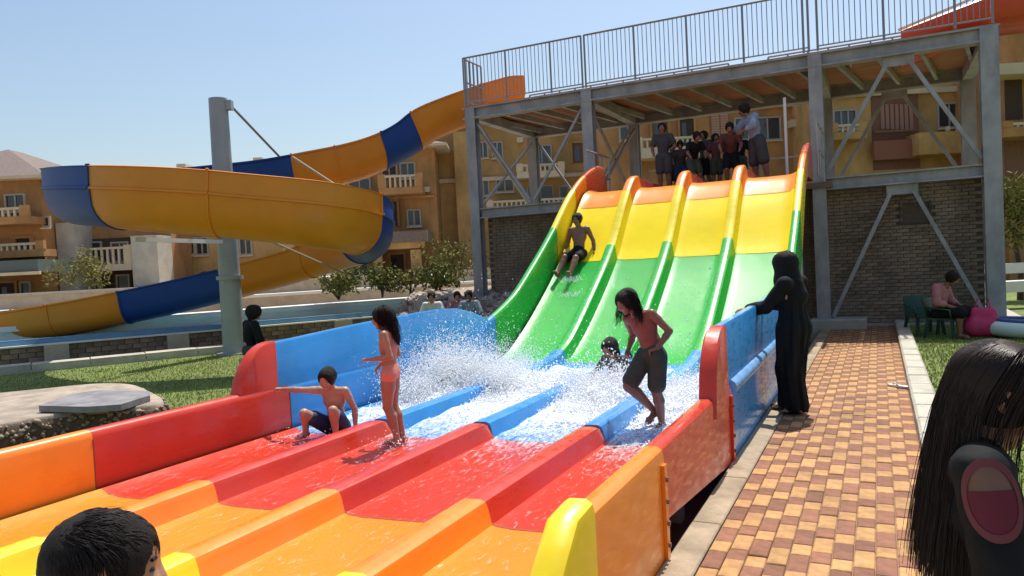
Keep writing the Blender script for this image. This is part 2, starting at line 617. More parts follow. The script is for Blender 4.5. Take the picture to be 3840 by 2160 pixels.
def grp(name, col, rough=0.28, coat=0.5):
    key = 'fibreglass_'+name
    new = key not in MATS
    m = mat(key, col, rough, var=0.10, vscale=2.2, coat=coat, bump=0.06, bscale=5.0, spec=0.45)
    if new:      # scuffs and dried water marks dull the gel coat unevenly
        t = m.node_tree
        p = t.nodes['Principled BSDF']
        tc = t.nodes.new('ShaderNodeTexCoord')
        mp = t.nodes.new('ShaderNodeMapping')
        mp.inputs['Scale'].default_value = (1.5, 1.5, 6)
        n = t.nodes.new('ShaderNodeTexNoise')
        n.inputs['Scale'].default_value = 4.0
        n.inputs['Detail'].default_value = 9
        n.inputs['Roughness'].default_value = .7
        mr = t.nodes.new('ShaderNodeMapRange')
        mr.inputs['From Min'].default_value = .35
        mr.inputs['From Max'].default_value = .7
        mr.inputs['To Min'].default_value = rough*.7
        mr.inputs['To Max'].default_value = min(.75, rough*1.9)
        t.links.new(tc.outputs['Object'], mp.inputs[0])
        t.links.new(mp.outputs[0], n.inputs['Vector'])
        t.links.new(n.outputs['Fac'], mr.inputs['Value'])
        t.links.new(mr.outputs[0], p.inputs['Roughness'])
        mr2 = t.nodes.new('ShaderNodeMapRange')
        mr2.inputs['From Min'].default_value = .35
        mr2.inputs['From Max'].default_value = .65
        mr2.inputs['To Min'].default_value = coat
        mr2.inputs['To Max'].default_value = coat*.25
        t.links.new(n.outputs['Fac'], mr2.inputs['Value'])
        t.links.new(mr2.outputs[0], p.inputs['Coat Weight'])
    return m


def wetgrp(name, col):
    """fibreglass under running water: glossy coat broken up by ripples"""
    key = 'wet_fibreglass_'+name
    if key in MATS:
        return MATS[key]
    m = mat(key, col, 0.35, var=0.07, vscale=2.0, coat=1.0)
    t = m.node_tree
    p = t.nodes['Principled BSDF']
    tc = t.nodes.new('ShaderNodeTexCoord')
    mp = t.nodes.new('ShaderNodeMapping')
    mp.inputs['Scale'].default_value = (3.2, 1.1, 1.0)
    n = t.nodes.new('ShaderNodeTexNoise')
    n.inputs['Scale'].default_value = 6.5
    n.inputs['Detail'].default_value = 7
    n.inputs['Roughness'].default_value = 0.65
    n.inputs['Distortion'].default_value = 0.6
    b = t.nodes.new('ShaderNodeBump')
    b.inputs['Strength'].default_value = 0.55
    b.inputs['Distance'].default_value = 0.03
    t.links.new(tc.outputs['Object'], mp.inputs[0])
    t.links.new(mp.outputs[0], n.inputs['Vector'])
    t.links.new(n.outputs['Fac'], b.inputs['Height'])
    t.links.new(b.outputs[0], p.inputs['Coat Normal'])
    p.inputs['Coat Roughness'].default_value = 0.06
    p.inputs['Coat IOR'].default_value = 1.45
    return m


SCOL = dict(yellow=(0.90, 0.66, 0.015), orange=(0.88, 0.255, 0.016), red=(0.60, 0.042, 0.016), blue=(0.03, 0.27, 0.64),
            green=(0.022, 0.43, 0.045), top_yellow=(0.95, 0.72, 0.008), top_orange=(0.92, 0.27, 0.012), deck=(0.42, 0.06, 0.03))
XD = [-5.30, -4.28, -3.26, -2.24, -1.22]
zf = pchip([0, 1.7, 6, 9.3, 9.8, 10.3, 10.85, 11.7, 12.75, 13.6, 13.95, 14.25, 14.6, 16.7], [.06, .07, .08, .08, .10, .19, .42, .90, 1.62, 2.45, 2.76, 2.95, 3.02, 3.02])
dh = pchip([0, 2.0, 9.0, 10.5, 11.5, 13.8, 14.4, 14.75, 16.7], [.15, .165, .165, .22, .28, .29, .27, .20, .18])
wt = pchip([0, 2.0, 2.5, 9.0, 9.9, 10.88, 11.66, 12.55, 13.72, 14.43, 15.28, 15.75, 16.7], [.10, .42, .57, .57, .80, 1.13, 1.57, 2.14, 2.99, 3.36, 3.64, 3.72, 3.74])
SECT = [('yellow', 1.80, 2.63), ('orange', 2.63, 3.77), ('red', 3.77, 5.85), ('blue', 5.85, 10.15), ('green', 10.15, 12.75),
        ('top_yellow', 12.75, 13.82), ('top_orange', 13.82, 14.45), ('deck', 14.45, 16.6)]


def shear(X, Y):
    k = 0.10*max(0.0, min(1.0, (10.0-Y)/3.0))
    return Y+k*(X+3.26)


SL = thing('racing_slide', 'four lane rainbow coloured racing slide with splash run-out', 'water slide', (-3.26, 8.0, -0.3))


def ysteps(y0, y1):
    d = 0.22 if y0 < 9 else 0.12
    n = max(2, int((y1-y0)/d))
    return [y0+(y1-y0)*i/n for i in range(n+1)]


for sname, y0, y1 in SECT:
    mdry = grp(sname, SCOL[sname])
    mwet = wetgrp(sname, SCOL[sname]) if sname not in ('yellow', 'deck') else mdry
    if sname not in ('yellow', 'deck'):
        mwet.node_tree.nodes['Principled BSDF'].inputs['Coat Weight'].default_value = dict(top_yellow=.10, top_orange=.12, green=.20, red=.25, orange=.2).get(sname, .6)
        mwet.node_tree.nodes['Principled BSDF'].inputs['Specular IOR Level'].default_value = .15
    ys = ysteps(y0, y1)
    # lane panels: slightly dished sheets with turned up edges
    for i in range(4):
        xa, xb = XD[i], XD[i+1]
        m = MB()
        prof = [(xa+.045, .055), (xa+.10, .03), (xa+.15, .012), (xa+.24, .002), ((xa+xb)/2, .0), (xb-.24, .002), (xb-.15, .012), (xb-.10, .03), (xb-.045, .055)]
        m.loft([[(px, shear(px, y), zf(y)+pz) for px, pz in prof] for y in ys], closed=False, caps=False)
        n = len(m.v)
        m.loft([[(px, shear(px, y), zf(y)+pz-.03) for px, pz in prof] for y in (y0, y1)], closed=False, caps=False) if False else None
        m.build('lane_panel', mwet, SL, smooth=True, sharp=60)
    # dividers
    for i in range(1, 4):
        xc = XD[i]
        hw = .115
        if sname == 'yellow':
            yy_ = [2.05, 2.13, 2.22, 2.38, 2.63]
            hh = [.05, .12, .16, .178, .178]
        else:
            yy_ = ys
            hh = [dh(y)+(.004 if sname in ('red', 'orange') else 0) for y in ys]
        if sname in ('red', 'orange'):
            yy_ = [yy_[0]] + yy_[1:-1] + [yy_[-1]-.10, yy_[-1]-.03, yy_[-1]]
            yy_ = sorted(set(yy_))
            hh = [.171]*len(yy_)
            if sname == 'red':
                hh[-1] = .09
                hh[-2] = .15
        rings = []
        for y, h in zip(yy_, hh):
            ring = [(xc-hw-.035, -.02), (xc-hw, .03), (xc-hw+.02, h*.72), (xc-hw+.035, h*.92), (xc-hw+.065, h), (xc+hw-.065, h), (xc+hw-.035, h*.92), (xc+hw-.02, h*.72), (xc+hw, .03), (xc+hw+.035, -.02)]
            rings.append([(px, shear(px, y), zf(y)+pz) for px, pz in ring])
        MB().loft(rings).build('divider', mdry, SL, smooth=True, sharp=38)
    # side walls
    for side, xi in ((-1, XD[0]), (1, XD[4])):
        if sname == 'yellow':
            yw = [2.04, 2.06, 2.10, 2.18, 2.30, 2.46, 2.63]
        elif sname == 'deck':
            yw = [14.45, 14.8, 15.1, 15.4, 15.6, 15.72, 15.76]
        else:
            yw = ys
        rings = []
        T = 0.13 if sname != 'yellow' else .145
        for y in yw:
            zt = wt(y)
            if sname == 'yellow':
                zt = .10+.57*min(1, max(0, (y-2.02)/.46))**.62
            if sname == 'deck' and y > 15.5:
                zt -= (y-15.5)**2*6
            zb = zf(y)-.06
            if side > 0:
                if sname == 'orange' or sname == 'yellow':
                    zb = -.22
                elif sname == 'red':
                    zb = .20-.22*(y-y0)/(y1-y0)
                elif sname == 'blue':
                    zb = -.02
            if side > 0 and sname in ('orange', 'red'):
                zt += .04
            xo = xi+side*T
            ring = [(xi-side*.0, zb), (xi, zt-.06), (xi+side*.012, zt-.02), (xi+side*.04, zt), (xo-side*.035, zt), (xo-side*.008, zt-.02), (xo, zt-.055), (xo, zb)]
            if side < 0:
                ring = ring[::-1]
            rings.append([(px, shear(px, y), pz) for px, pz in ring])
        MB().loft(rings).build('side_wall', mdry if sname != 'deck' else grp('crest_red', (.62, .10, .02)), SL, smooth=True, sharp=40)
    # bolted flange on the outside of the near wall
    if sname in ('orange', 'red', 'blue'):
        fm = MB()
        yq = y1-.03
        fm.box(XD[4]+.131, XD[4]+.15, shear(-1.1, yq)-.035, shear(-1.1, yq)+.02, -.05, wt(yq)-.05)
        fm.build('flange', mdry, SL)
        if sname != 'blue':
            bm_ = None
            for zz in (.08, .20, .32, .44):
                p = (XD[4]+.15, shear(-1.1, yq)-.0075, zz)
                q = MB().tube([(p[0]-.005, p[1], p[2]), (p[0]+.012, p[1], p[2])], .014, 6)
                q.build('bolt', mat('bolt_steel', (.25, .12, .08), .5, .3), SL)

# sealant seams where the coloured mouldings meet
M_seam = mat('sealant_seam', (.20, .09, .05), .7)
for yb in (2.63, 3.77, 5.85, 10.15, 12.75, 13.82):
    for i in range(4):
        m = MB()
        xa, xb = XD[i]+.10, XD[i+1]-.10
        r_ = []
        for k in range(9):
            x = xa+(xb-xa)*k/8
            e_ = min(x-XD[i], XD[i+1]-x)
            lift = .004+float(np.interp(e_, [.10, .15, .24], [.03, .012, .002]))
            r_.append((x, shear(x, yb), zf(yb)+lift))
        m.loft([[(p[0], p[1]-.004, p[2]) for p in r_], [(p[0], p[1]+.004, p[2]) for p in r_]], False, False)
        m.build('seam', M_seam, SL)
    MB().box(XD[0]-.001, XD[0]+.004, shear(XD[0], yb)-.004, shear(XD[0], yb)+.004, zf(yb)+.05, wt(yb)-.07).build('seam', M_seam, SL)

# splash guards: tall blue panels each side with rounded red ends
for side, xi, y0, y1, top in ((-1, XD[0]-.02, 5.72, 9.95, 1.0), (1, XD[4]+.02, 5.68, 10.4, 1.08)):
    mb_, mr_ = grp('blue', SCOL['blue']), grp('red', SCOL['red'])
    th = .085

    def ringat(y, zt, zb):
        xo = xi+side*th
        ring = [(xi, zb), (xi, zt-.02), (xi+side*.015, zt), (xo-side*.015, zt), (xo, zt-.02), (xo, zb)]
        if side < 0:
            ring = ring[::-1]
        return [(px, shear(px, y), pz) for px, pz in ring]
    yl = [y0+(y1-y0)*i/10 for i in range(11)]
    gt = pchip([y0, 7.2, 8.9, 9.4, y1-.15, y1], [top, top+.06, top+.09, top+.0, .92, .84]) if side < 0 else pchip([y0, 8.4, 9.4, 10.1, y1], [top, top+.04, top+.06, top+.05, top])
    MB().loft([ringat(y, gt(y), .50) for y in yl]).build('splash_guard', mb_, SL, smooth=True, sharp=40)
    ye = [y0-.50+.5*k/8 for k in range(9)]
    rr = [top-.62+.62*math.sqrt(max(0, 1-((8-k)/8)**2.2)) for k in range(9)]
    th = .125
    rr = [max(r_, .30) for r_ in rr]
    MB().loft([ringat(y, max(r_+.012, .5), .46 if side > 0 else .02) for y, r_ in zip(ye, rr)]).build('guard_end', mr_, SL, smooth=True, sharp=40)
# rounded lower bumper along the outside of the blue wall
MB().tube([(XD[4]+.10, shear(-1.1, y), .56) for y in (5.95, 7, 8, 9, 9.9)], .065, 10).build('bumper_rail', grp('light_blue', (.22, .45, .78)), SL, smooth=True, sharp=50)
# substructure: steel posts below the steep part and a skirt
for x in (-5.2, -3.26, -1.3):
    for y in (11.6, 13.2, 14.6):
        MB().tube([(x, y, -.3), (x, y, zf(y)-.05)], .06, 8).build('support_post', mat('galvanised_steel', (.36, .37, .37), .45, .6, var=.15, vscale=5), SL, smooth=True, sharp=50)
for y in (3.0, 5.0, 7.0, 9.0):
    MB().box(-5.3, -1.25, y-.05, y+.05, -.16, .03).build('cross_beam', mat('galvanised_steel', ()), SL)
    for x in (-5.1, -3.26, -1.4):
        MB().box(x-.05, x+.05, y-.048, y+.048, -.31, -.162).build('support_post', mat('galvanised_steel', ()), SL)
# ------------------------------------------------------------------ steel tower with upper platform
M_steel = mat('painted_steel', (0.38, 0.37, 0.375), 0.5, 0.0, stain=.30, sscale=2.5, sstretch=(1, 1, .4), var=0.12, vscale=3, bump=.05, bscale=30)
M_rail = mat('rail_steel', (0.25, 0.26, 0.28), 0.5, 0.0)
M_ply = mat('plywood_deck', (0.40, 0.17, 0.09), 0.8, var=0.25, vscale=2.0, stretch=(1, 6, 1))
YF, YB, ZP = 16.8, 20.5, 5.65
TX = [-9.15, -6.03, -1.05, 1.98]
TW = thing('steel_tower', 'grey steel slide tower with railed upper platform over the slide', 'tower', (-3.6, 18.6, 0))
for y in (YF, YB):
    for x in TX:
        w_ = .13 if x < 1.5 else .15
        h = ZP-.02
        m = MB()
        # H section column
        m.box(x-w_, x+w_, y-w_, y-w_+.03, .0, h).box(x-w_, x+w_, y+w_-.03, y+w_, .0, h).box(x-.03, x+.03, y-w_+.031, y+w_-.031, .0, h)
        m.build('column', M_steel, TW)
    m = MB()
    m.box(TX[0]-.2, TX[-1]+.18, y-.14, y+.14, ZP-.035, ZP).box(TX[0]-.2, TX[-1]+.18, y-.14, y+.14, ZP-.29, ZP-.255).box(TX[0]-.2, TX[-1]+.18, y-.03, y+.03, ZP-.254, ZP-.036)
    m.build('platform_beam', M_steel, TW)
    for x0, x1 in ((TX[0], TX[1]), (TX[2], TX[3])):
        m = MB()
        m.box(x0+.14, x1-.14, y-.11, y+.11, 3.06, 3.09).box(x0+.14, x1-.14, y-.11, y+.11, 2.84, 2.87).box(x0+.14, x1-.14, y-.02, y+.02, 2.871, 3.059)
        m.build('mid_beam', M_steel, TW)
for x in (TX[0], TX[1], TX[2], TX[3]):
    MB().box(x-.11, x+.11, YF+.15, YB-.15, ZP-.29, ZP-.04).build('platform_beam', M_steel, TW)
    MB().box(x-.09, x+.09, YF+.15, YB-.15, 2.86, 3.07).build('mid_beam', M_steel, TW)
# joists and deck panels of the upper platform
nj = 14
for i in range(nj+1):
    x = TX[0]+.1+(TX[-1]-TX[0]-.2)*i/nj
    MB().bar((x-.25, YF+.16, ZP-.13), (x+.25, YB-.16, ZP-.13), .07, .13).build('joist', M_steel, TW)
npn = 9
for i in range(npn):
    a = TX[0]-.15+(TX[-1]-TX[0]+.3)*i/npn
    b = TX[0]-.15+(TX[-1]-TX[0]+.3)*(i+1)/npn-.006
    MB().box(a, b, YF-.05, YB+.1, ZP+.003, ZP+.035).build('deck_panel', M_ply, TW)
# braces with gusset plates
for y in (YF, YB):
    xm = (TX[2]+TX[3])/2
    MB().box(xm-.28, xm+.28, y-.012, y+.012, ZP-.48, ZP-.291).build('gusset', M_steel, TW)
    MB().box(xm-.28, xm+.28, y-.012, y+.012, 2.64, 2.839).build('gusset', M_steel, TW)
    for s in (-1, 1):
        MB().bar((xm+s*.2, y, ZP-.42), (xm+s*1.36, y, 3.2), .075).build('brace', M_steel, TW)
        MB().bar((xm+s*.2, y, 2.70), (xm+s*1.34, y, .22), .075).build('brace', M_steel, TW)
xm = (TX[0]+TX[1])/2
for y in (YF, YB):
    for s in (-1, 1):
        MB().bar((xm+s*1.40, y, ZP-.42), (xm+s*.06, y, 3.2), .06).build('brace', M_steel, TW)
for x in (TX[0], TX[1]):
    MB().bar((x, YF+.2, ZP-.45), (x, YB-.2, 3.2), .06).build('brace', M_steel, TW)
    MB().bar((x+.07, YB-.2, ZP-.45), (x+.07, YF+.2, 3.2), .06).build('brace', M_steel, TW)
# mid deck behind the slide crest
MB().box(-6.2, -0.8, 16.62, 20.5, 2.88, 3.0).build('mid_deck', mat('deck_boards', (.24, .15, .10), .8, var=.2, vscale=4), TW)


def rail_panel(x0, x1, y, z0=ZP+.10, z1=6.90, step=.1, posts=(0, 1)):
    r = MB()
    r.tube([(x0, y, z1), (x1, y, z1)], .024, 8)
    ro = r.build('railing', M_rail, TW, smooth=True, sharp=50)
    MB().tube([(x0, y, z0+.03), (x1, y, z0+.03)], .016, 6).build('bottom_rail', M_rail, ro, smooth=True, sharp=50)
    n = max(2, int(round((x1-x0)/step)))
    bsrc = None
    for i in range(n+1):
        x = x0+(x1-x0)*i/n
        if i in (0, n) or (i % 12 == 0):
            MB().tube([(x, y, ZP+.036), (x, y, z1)], .024, 8).build('rail_post', M_rail, ro)
            continue
        if bsrc is None:
            bsrc = MB().tube([(0, 0, 0), (0, 0, z1-z0-.05)], .0095, 5).build('baluster', M_rail, ro, local=True)
            bsrc.location = (np.array([x, y, z0+.03])-worldpos(ro))
        else:
            linked('baluster', bsrc, np.array([x, y, z0+.03])-worldpos(ro), ro)
    return ro


rail_panel(-9.28, -6.10, YF-.10)
rail_panel(-6.02, -1.15, YF-.10)
rail_panel(-0.98, 2.05, YF-.10)


def rail_simple(p0, p1, z1=6.85, zs=(5.95, 6.3), n=8, name='railing'):
    p0, p1 = np.array(p0, float), np.array(p1, float)
    r = MB()
    r.tube([(*p0, z1), (*p1, z1)], .022, 6)
    ro = r.build(name, M_rail, TW, smooth=True, sharp=50)
    for z in zs:
        MB().tube([(*p0, z), (*p1, z)], .022, 6).build('mid_rail', M_rail, ro, smooth=True, sharp=50)
    for i in range(n+1):
        q = p0+(p1-p0)*i/n
        MB().tube([(*q, ZP+.036), (*q, z1)], .024, 6).build('rail_post', M_rail, ro)


rail_simple((-9.2, YB+.05), (-3.4, YB+.05), 6.65, (5.95, 6.3), 12)
rail_simple((-2.4, YB+.05), (1.9, YB+.05), 6.65, (5.95, 6.3), 9)
rail_simple((-9.25, YF-.05), (-9.25, 17.6), 6.88, (5.8, 6.3), 4)
# pipe rails on the mid deck
for p0, p1 in (((-5.55, 15.2), (-5.55, 16.7)), ((-5.6, 20.3), (-1.2, 20.3)), ((-.95, 15.0), (-.95, 16.6))):
    p0, p1 = np.array(p0, float), np.array(p1, float)
    r = MB()
    r.tube([(*p0, 4.0), (*p1, 4.0)], .022, 6)
    ro = r.build('pipe_rail', M_steel, TW, smooth=True, sharp=50)
    MB().tube([(*p0, 3.5), (*p1, 3.5)], .022, 6).build('mid_rail', M_steel, ro, smooth=True, sharp=50)
    for i in range(4):
        q = p0+(p1-p0)*i/3
        MB().tube([(*q, 3.0), (*q, 4.0)], .022, 6).build('rail_post', M_steel, ro)
m = MB()
m.tube([(-1.62, 16.3, 3.02), (-1.62, 16.3, 4.75)], .03, 8)
tag(m.build('white_pole', mat('white_paint', (.8, .79, .76), .4), smooth=True, sharp=50), 'slim white pole standing on the slide deck near the tall slide edge', 'pole')

# red flume entry on the upper platform at the right
RF = thing('red_flume', 'red water slide trough leaving the upper platform at top right', 'water slide', (2.6, 18.4, ZP))
M_redf = grp('flume_red', (0.62, 0.07, 0.03))
for k, (xa, xb, za, zb, wl) in enumerate(((0.55, 2.1, 5.62, 6.0, .06), (2.11, 4.2, 6.0, 5.95, .52), (4.21, 7.0, 5.95, 5.6, .52))):
    rings = []
    for x, zc in ((xa, za), ((xa+xb)/2, (za+zb)/2), (xb, zb)):
        pr = []
        for j in range(13):
            a = math.pi*(j/12)
            pr.append((x, 18.0-.62*math.cos(a), zc+.30-.56*math.sin(a)+(wl if j in (0, 12) else (wl*.42 if j in (1, 11) else 0))))
        for j in reversed(range(13)):
            a = math.pi*(j/12)
            pr.append((x, 18.0-.59*math.cos(a), zc+.33-.56*math.sin(a)+(wl*.96 if j in (0, 12) else (wl*.4 if j in (1, 11) else 0))))
        rings.append(pr)
    MB().loft(rings).build('flume_section', M_redf, RF, smooth=True, sharp=50)
MB().box(2.75, 2.95, 17.3, 17.5, -.3, 5.7).build('support_column', M_steel, RF)
MB().tube([(0.5, 17.36, 6.0), (2.2, 17.36, 6.5), (3.0, 17.36, 6.7)], .03, 8).build('handrail', mat('white_paint', ()), RF, smooth=True)
# ------------------------------------------------------------------ orange and blue open flume winding round its mast
FP = [(1302, 226, 21.3), (1255, 232, 21.0), (1195, 252, 20.6), (1085, 305, 20.1), (1005, 348, 19.9), (900, 408, 19.5), (760, 432, 19.2), (640, 452, 19.0),
      (450, 472, 18.7), (285, 478, 17.9), (212, 490, 16.6), (195, 497, 15.1), (280, 502, 13.8), (400, 508, 13.2), (575, 520, 13.1), (760, 545, 13.3),
      (880, 566, 14.2), (925, 585, 15.6), (905, 612, 17.2), (810, 642, 18.3), (680, 675, 18.6), (450, 742, 18.5), (200, 792, 18.3), (0, 824, 18.1), (-160, 846, 18.0)]
pts = np.array([atb(*p) for p in FP])


def catmull(P, n):
    out = []
    par = []
    for i in range(len(P)-1):
        p0, p1, p2, p3 = P[max(i-1, 0)], P[i], P[i+1], P[min(i+2, len(P)-1)]
        for k in range(n):
            t = k/n
            out.append(.5*((2*p1)+(-p0+p2)*t+(2*p0-5*p1+4*p2-p3)*t*t+(-p0+3*p1-3*p2+p3)*t**3))
            par.append(i+t)
    out.append(P[-1])
    par.append(len(P)-1.0)
    return np.array(out), np.array(par)


# ease heights so the trough falls evenly
cz = pts[:, 2].copy()
for _ in range(1):
    cz[1:-1] = cz[1:-1]*.6+.2*cz[:-2]+.2*cz[2:]
pts[:, 2] = cz
FC, FT = catmull(pts, 8)
BLUE = [(3.45, 4.55), (6.15, 8.2), (10.0, 12.2), (16.15, 17.9), (20.55, 21.45), (23.0, 24.1)]
M_fo = mat('flume_orange', (0.74, 0.255, 0.018), .42, var=.07, vscale=1.5, coat=.08, spec=.35)
M_fb = mat('flume_blue', (0.018, 0.068, 0.28), .48, var=.07, vscale=1.5, spec=.2)


def fprof(ext):
    """cross section (side offset to the right of travel, height), closed loop with wall thickness"""
    o = [(-.62, .40), (-.66, .40), (-.66, .36), (-.615, .34)]
    for j in range(1, 12):
        a = math.pi*j/12
        o.append((-.60*math.cos(a), .02-.60*math.sin(a)))
    o += [(.615, .16), (.66, .17), (.66, .21), (.625, .22), (.63, .22+ext), (.66, .24+ext), (.60, .255+ext), (.585, .22+ext), (.58, .2)]
    for j in reversed(range(1, 12)):
        a = math.pi*j/12
        o.append((-.565*math.cos(a), .04-.575*math.sin(a)))
    o += [(-.575, .38)]
    return o


def fring(i):
    p = FC[i]
    d = FC[min(i+1, len(FC)-1)]-FC[max(i-1, 0)]
    d[2] *= .6
    d /= np.linalg.norm(d)
    sx = np.cross(d, (0, 0, 1.0))
    sx /= np.linalg.norm(sx)
    u = np.cross(sx, d)
    t = FT[i]
    ext = .36 if 8.5 < t < 17.5 else (.12 if t < 7 else .2)
    sc = float(np.interp(t, [0, 1, 2, 8, 10, 16, 18.5, 24], [.72, .84, .93, .95, .93, .93, .80, .85]))
    return [p+(sx*a+u*b)*sc for a, b in fprof(ext)], p, sx, u, d


FL = thing('winding_flume', 'orange and blue open flume slide winding round a grey mast', 'water slide', tuple(cp(-8.5, 16.2)))
breaks = sorted(set([0.0, 2.0] + [q for ab in BLUE for q in ab] + [5.4, 9.0, 13.9, 19.3, 22.2, 24.0]))
breaks = [b for b in breaks if b <= 24.0]
for a, b in zip(breaks[:-1], breaks[1:]):
    ids = [i for i in range(len(FC)) if a-1e-6 <= FT[i] <= b+1e-6]
    i0 = int(np.argmin(abs(FT-a)))
    i1 = int(np.argmin(abs(FT-b)))
    if i1 <= i0:
        continue
    mid = (a+b)/2
    isb = any(q[0] <= mid <= q[1] for q in BLUE)
    rings = [fring(i)[0] for i in range(i0, i1+1)]
    # tiny gap to the next section
    so = MB().loft(rings).build('flume_section', M_fb if isb else M_fo, FL, smooth=True, sharp=35)
    # joint flange
    rg, p, sx, u, d = fring(i1)
    if i1 < len(FC)-1:
        fl = MB()
        r1 = [p+(q-p)*1.045-d*.02 for q in rg[:24]]
        r2 = [p+(q-p)*1.045+d*.02 for q in rg[:24]]
        r3 = [p+(q-p)*.985+d*.02 for q in rg[:24]]
        r4 = [p+(q-p)*.985-d*.02 for q in rg[:24]]
        fl.loft([r1, r2, r3, r4, r1], closed=False, caps=False)
        fl.build('flange', M_fb if isb else M_fo, FL, smooth=True, sharp=35)
# water running in the open trough where it turns towards the viewer
# mast with arms and stays
MS = np.array([-12.64, 11.86, 0])
ML = thing('support_mast', 'tall grey steel mast carrying the orange flume with stay rods', 'mast', tuple(MS))
M_mast = mat('mast_grey', (0.33, 0.36, 0.37), 0.5, 0.2, var=0.1, vscale=2)
MT = np.array([-12.66, 11.86, 5.52])
MB().tube([MS-(0, 0, .3), MS+(0, 0, .0), MT*.5+MS*.5, MT], [.235, .235, .215, .195], 20).build('mast_tube', M_mast, ML, smooth=True, sharp=50)
MB().tube([MS+(0, 0, -.1), MS+(0, 0, .03)], .36, 20).build('base_plate', M_mast, ML, smooth=True, sharp=50)
MB().tube([MS+(0, 0, 1.62), MS+(0, 0, 1.70)], .28, 20).build('collar', M_mast, ML, smooth=True, sharp=50)


def near(t):
    i = int(np.argmin(abs(FT-t)))
    return fring(i)


e = np.array([R2[0], R2[1], 0])
MB().bar(MT+e*.18-(0, 0, .15), MT+e*.30-(0, 0, .15), .16, .2).build('bracket', M_mast, ML)
for t, zz, side in ((6.4, 5.35, -.62),):
    rg, p, sx, u, d = near(t)
    MB().tube([MT+e*.26-(0, 0, .15), p+sx*side+u*.38], .03, 6).build('stay_rod', M_rail, ML)
for tip, a0 in ((atb(850, 470, 16.5), atb(735, 395, 17.0)), (atb(872, 690, 17.2), atb(672, 602, 16.6))):
    MB().tube([a0, tip], .03, 6).build('stay_rod', mat('rod_tan', (.45, .33, .2), .6), ML)
for t in (12.5,):
    rg, p, sx, u, d = near(t)
    b = p-u*.64
    s_ = MS+np.array([0, 0, b[2]-.06])
    dd = b-s_
    dd[2] = 0
    dd /= np.linalg.norm(dd)
    if np.linalg.norm((b-s_)[:2]) < 4.4:
        MB().bar(s_+dd*.2, b+(0, 0, -.06), .07, .08).build('arm', mat('white_paint', ()), ML)
# props for the lowest run
for t in (21.9, 23.4):
    rg, p, sx, u, d = near(t)
    q = p-u*.62
    o = MB().tube([(q[0], q[1], -.2), q+(0, 0, .02)], .06, 8).build('prop', M_mast, FL, smooth=True, sharp=50)
# ------------------------------------------------------------------ holiday houses behind
M_och = mat('ochre_stucco', (0.47, 0.235, 0.085), 0.9, stain=.30, sscale=.8, sstretch=(1, 1, .35), var=0.2, vscale=.9, bump=.2, bscale=14)
M_och2 = mat('light_ochre_stucco', (0.53, 0.315, 0.115), 0.9, stain=.28, sscale=.8, sstretch=(1, 1, .35), var=0.2, vscale=.9, bump=.2, bscale=14)
M_cream = mat('cream_stucco', (0.62, 0.50, 0.34), 0.9, var=0.1, vscale=1.2)
M_stonep = mat('pale_stone_pier', (0.50, 0.46, 0.38), 0.9, var=0.16, vscale=2.5, bump=.3, bscale=8)
M_brownw = mat('brown_wood', (0.20, 0.085, 0.05), 0.6, var=.2, vscale=5, stretch=(6, 6, 1))
M_glass = mat('window_glass', (0.035, 0.04, 0.05), 0.08, spec=.7)
M_wframe = mat('window_frame', (0.42, 0.36, 0.28), 0.6)
M_tile = mat('roof_tile', (0.235, 0.175, 0.145), 0.85, col2=(.15, .11, .095), vscale=9, bump=.5, bscale=22)
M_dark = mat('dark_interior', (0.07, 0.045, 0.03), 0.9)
M_teal = mat('awning_teal', (0.10, 0.13, 0.12), .7)


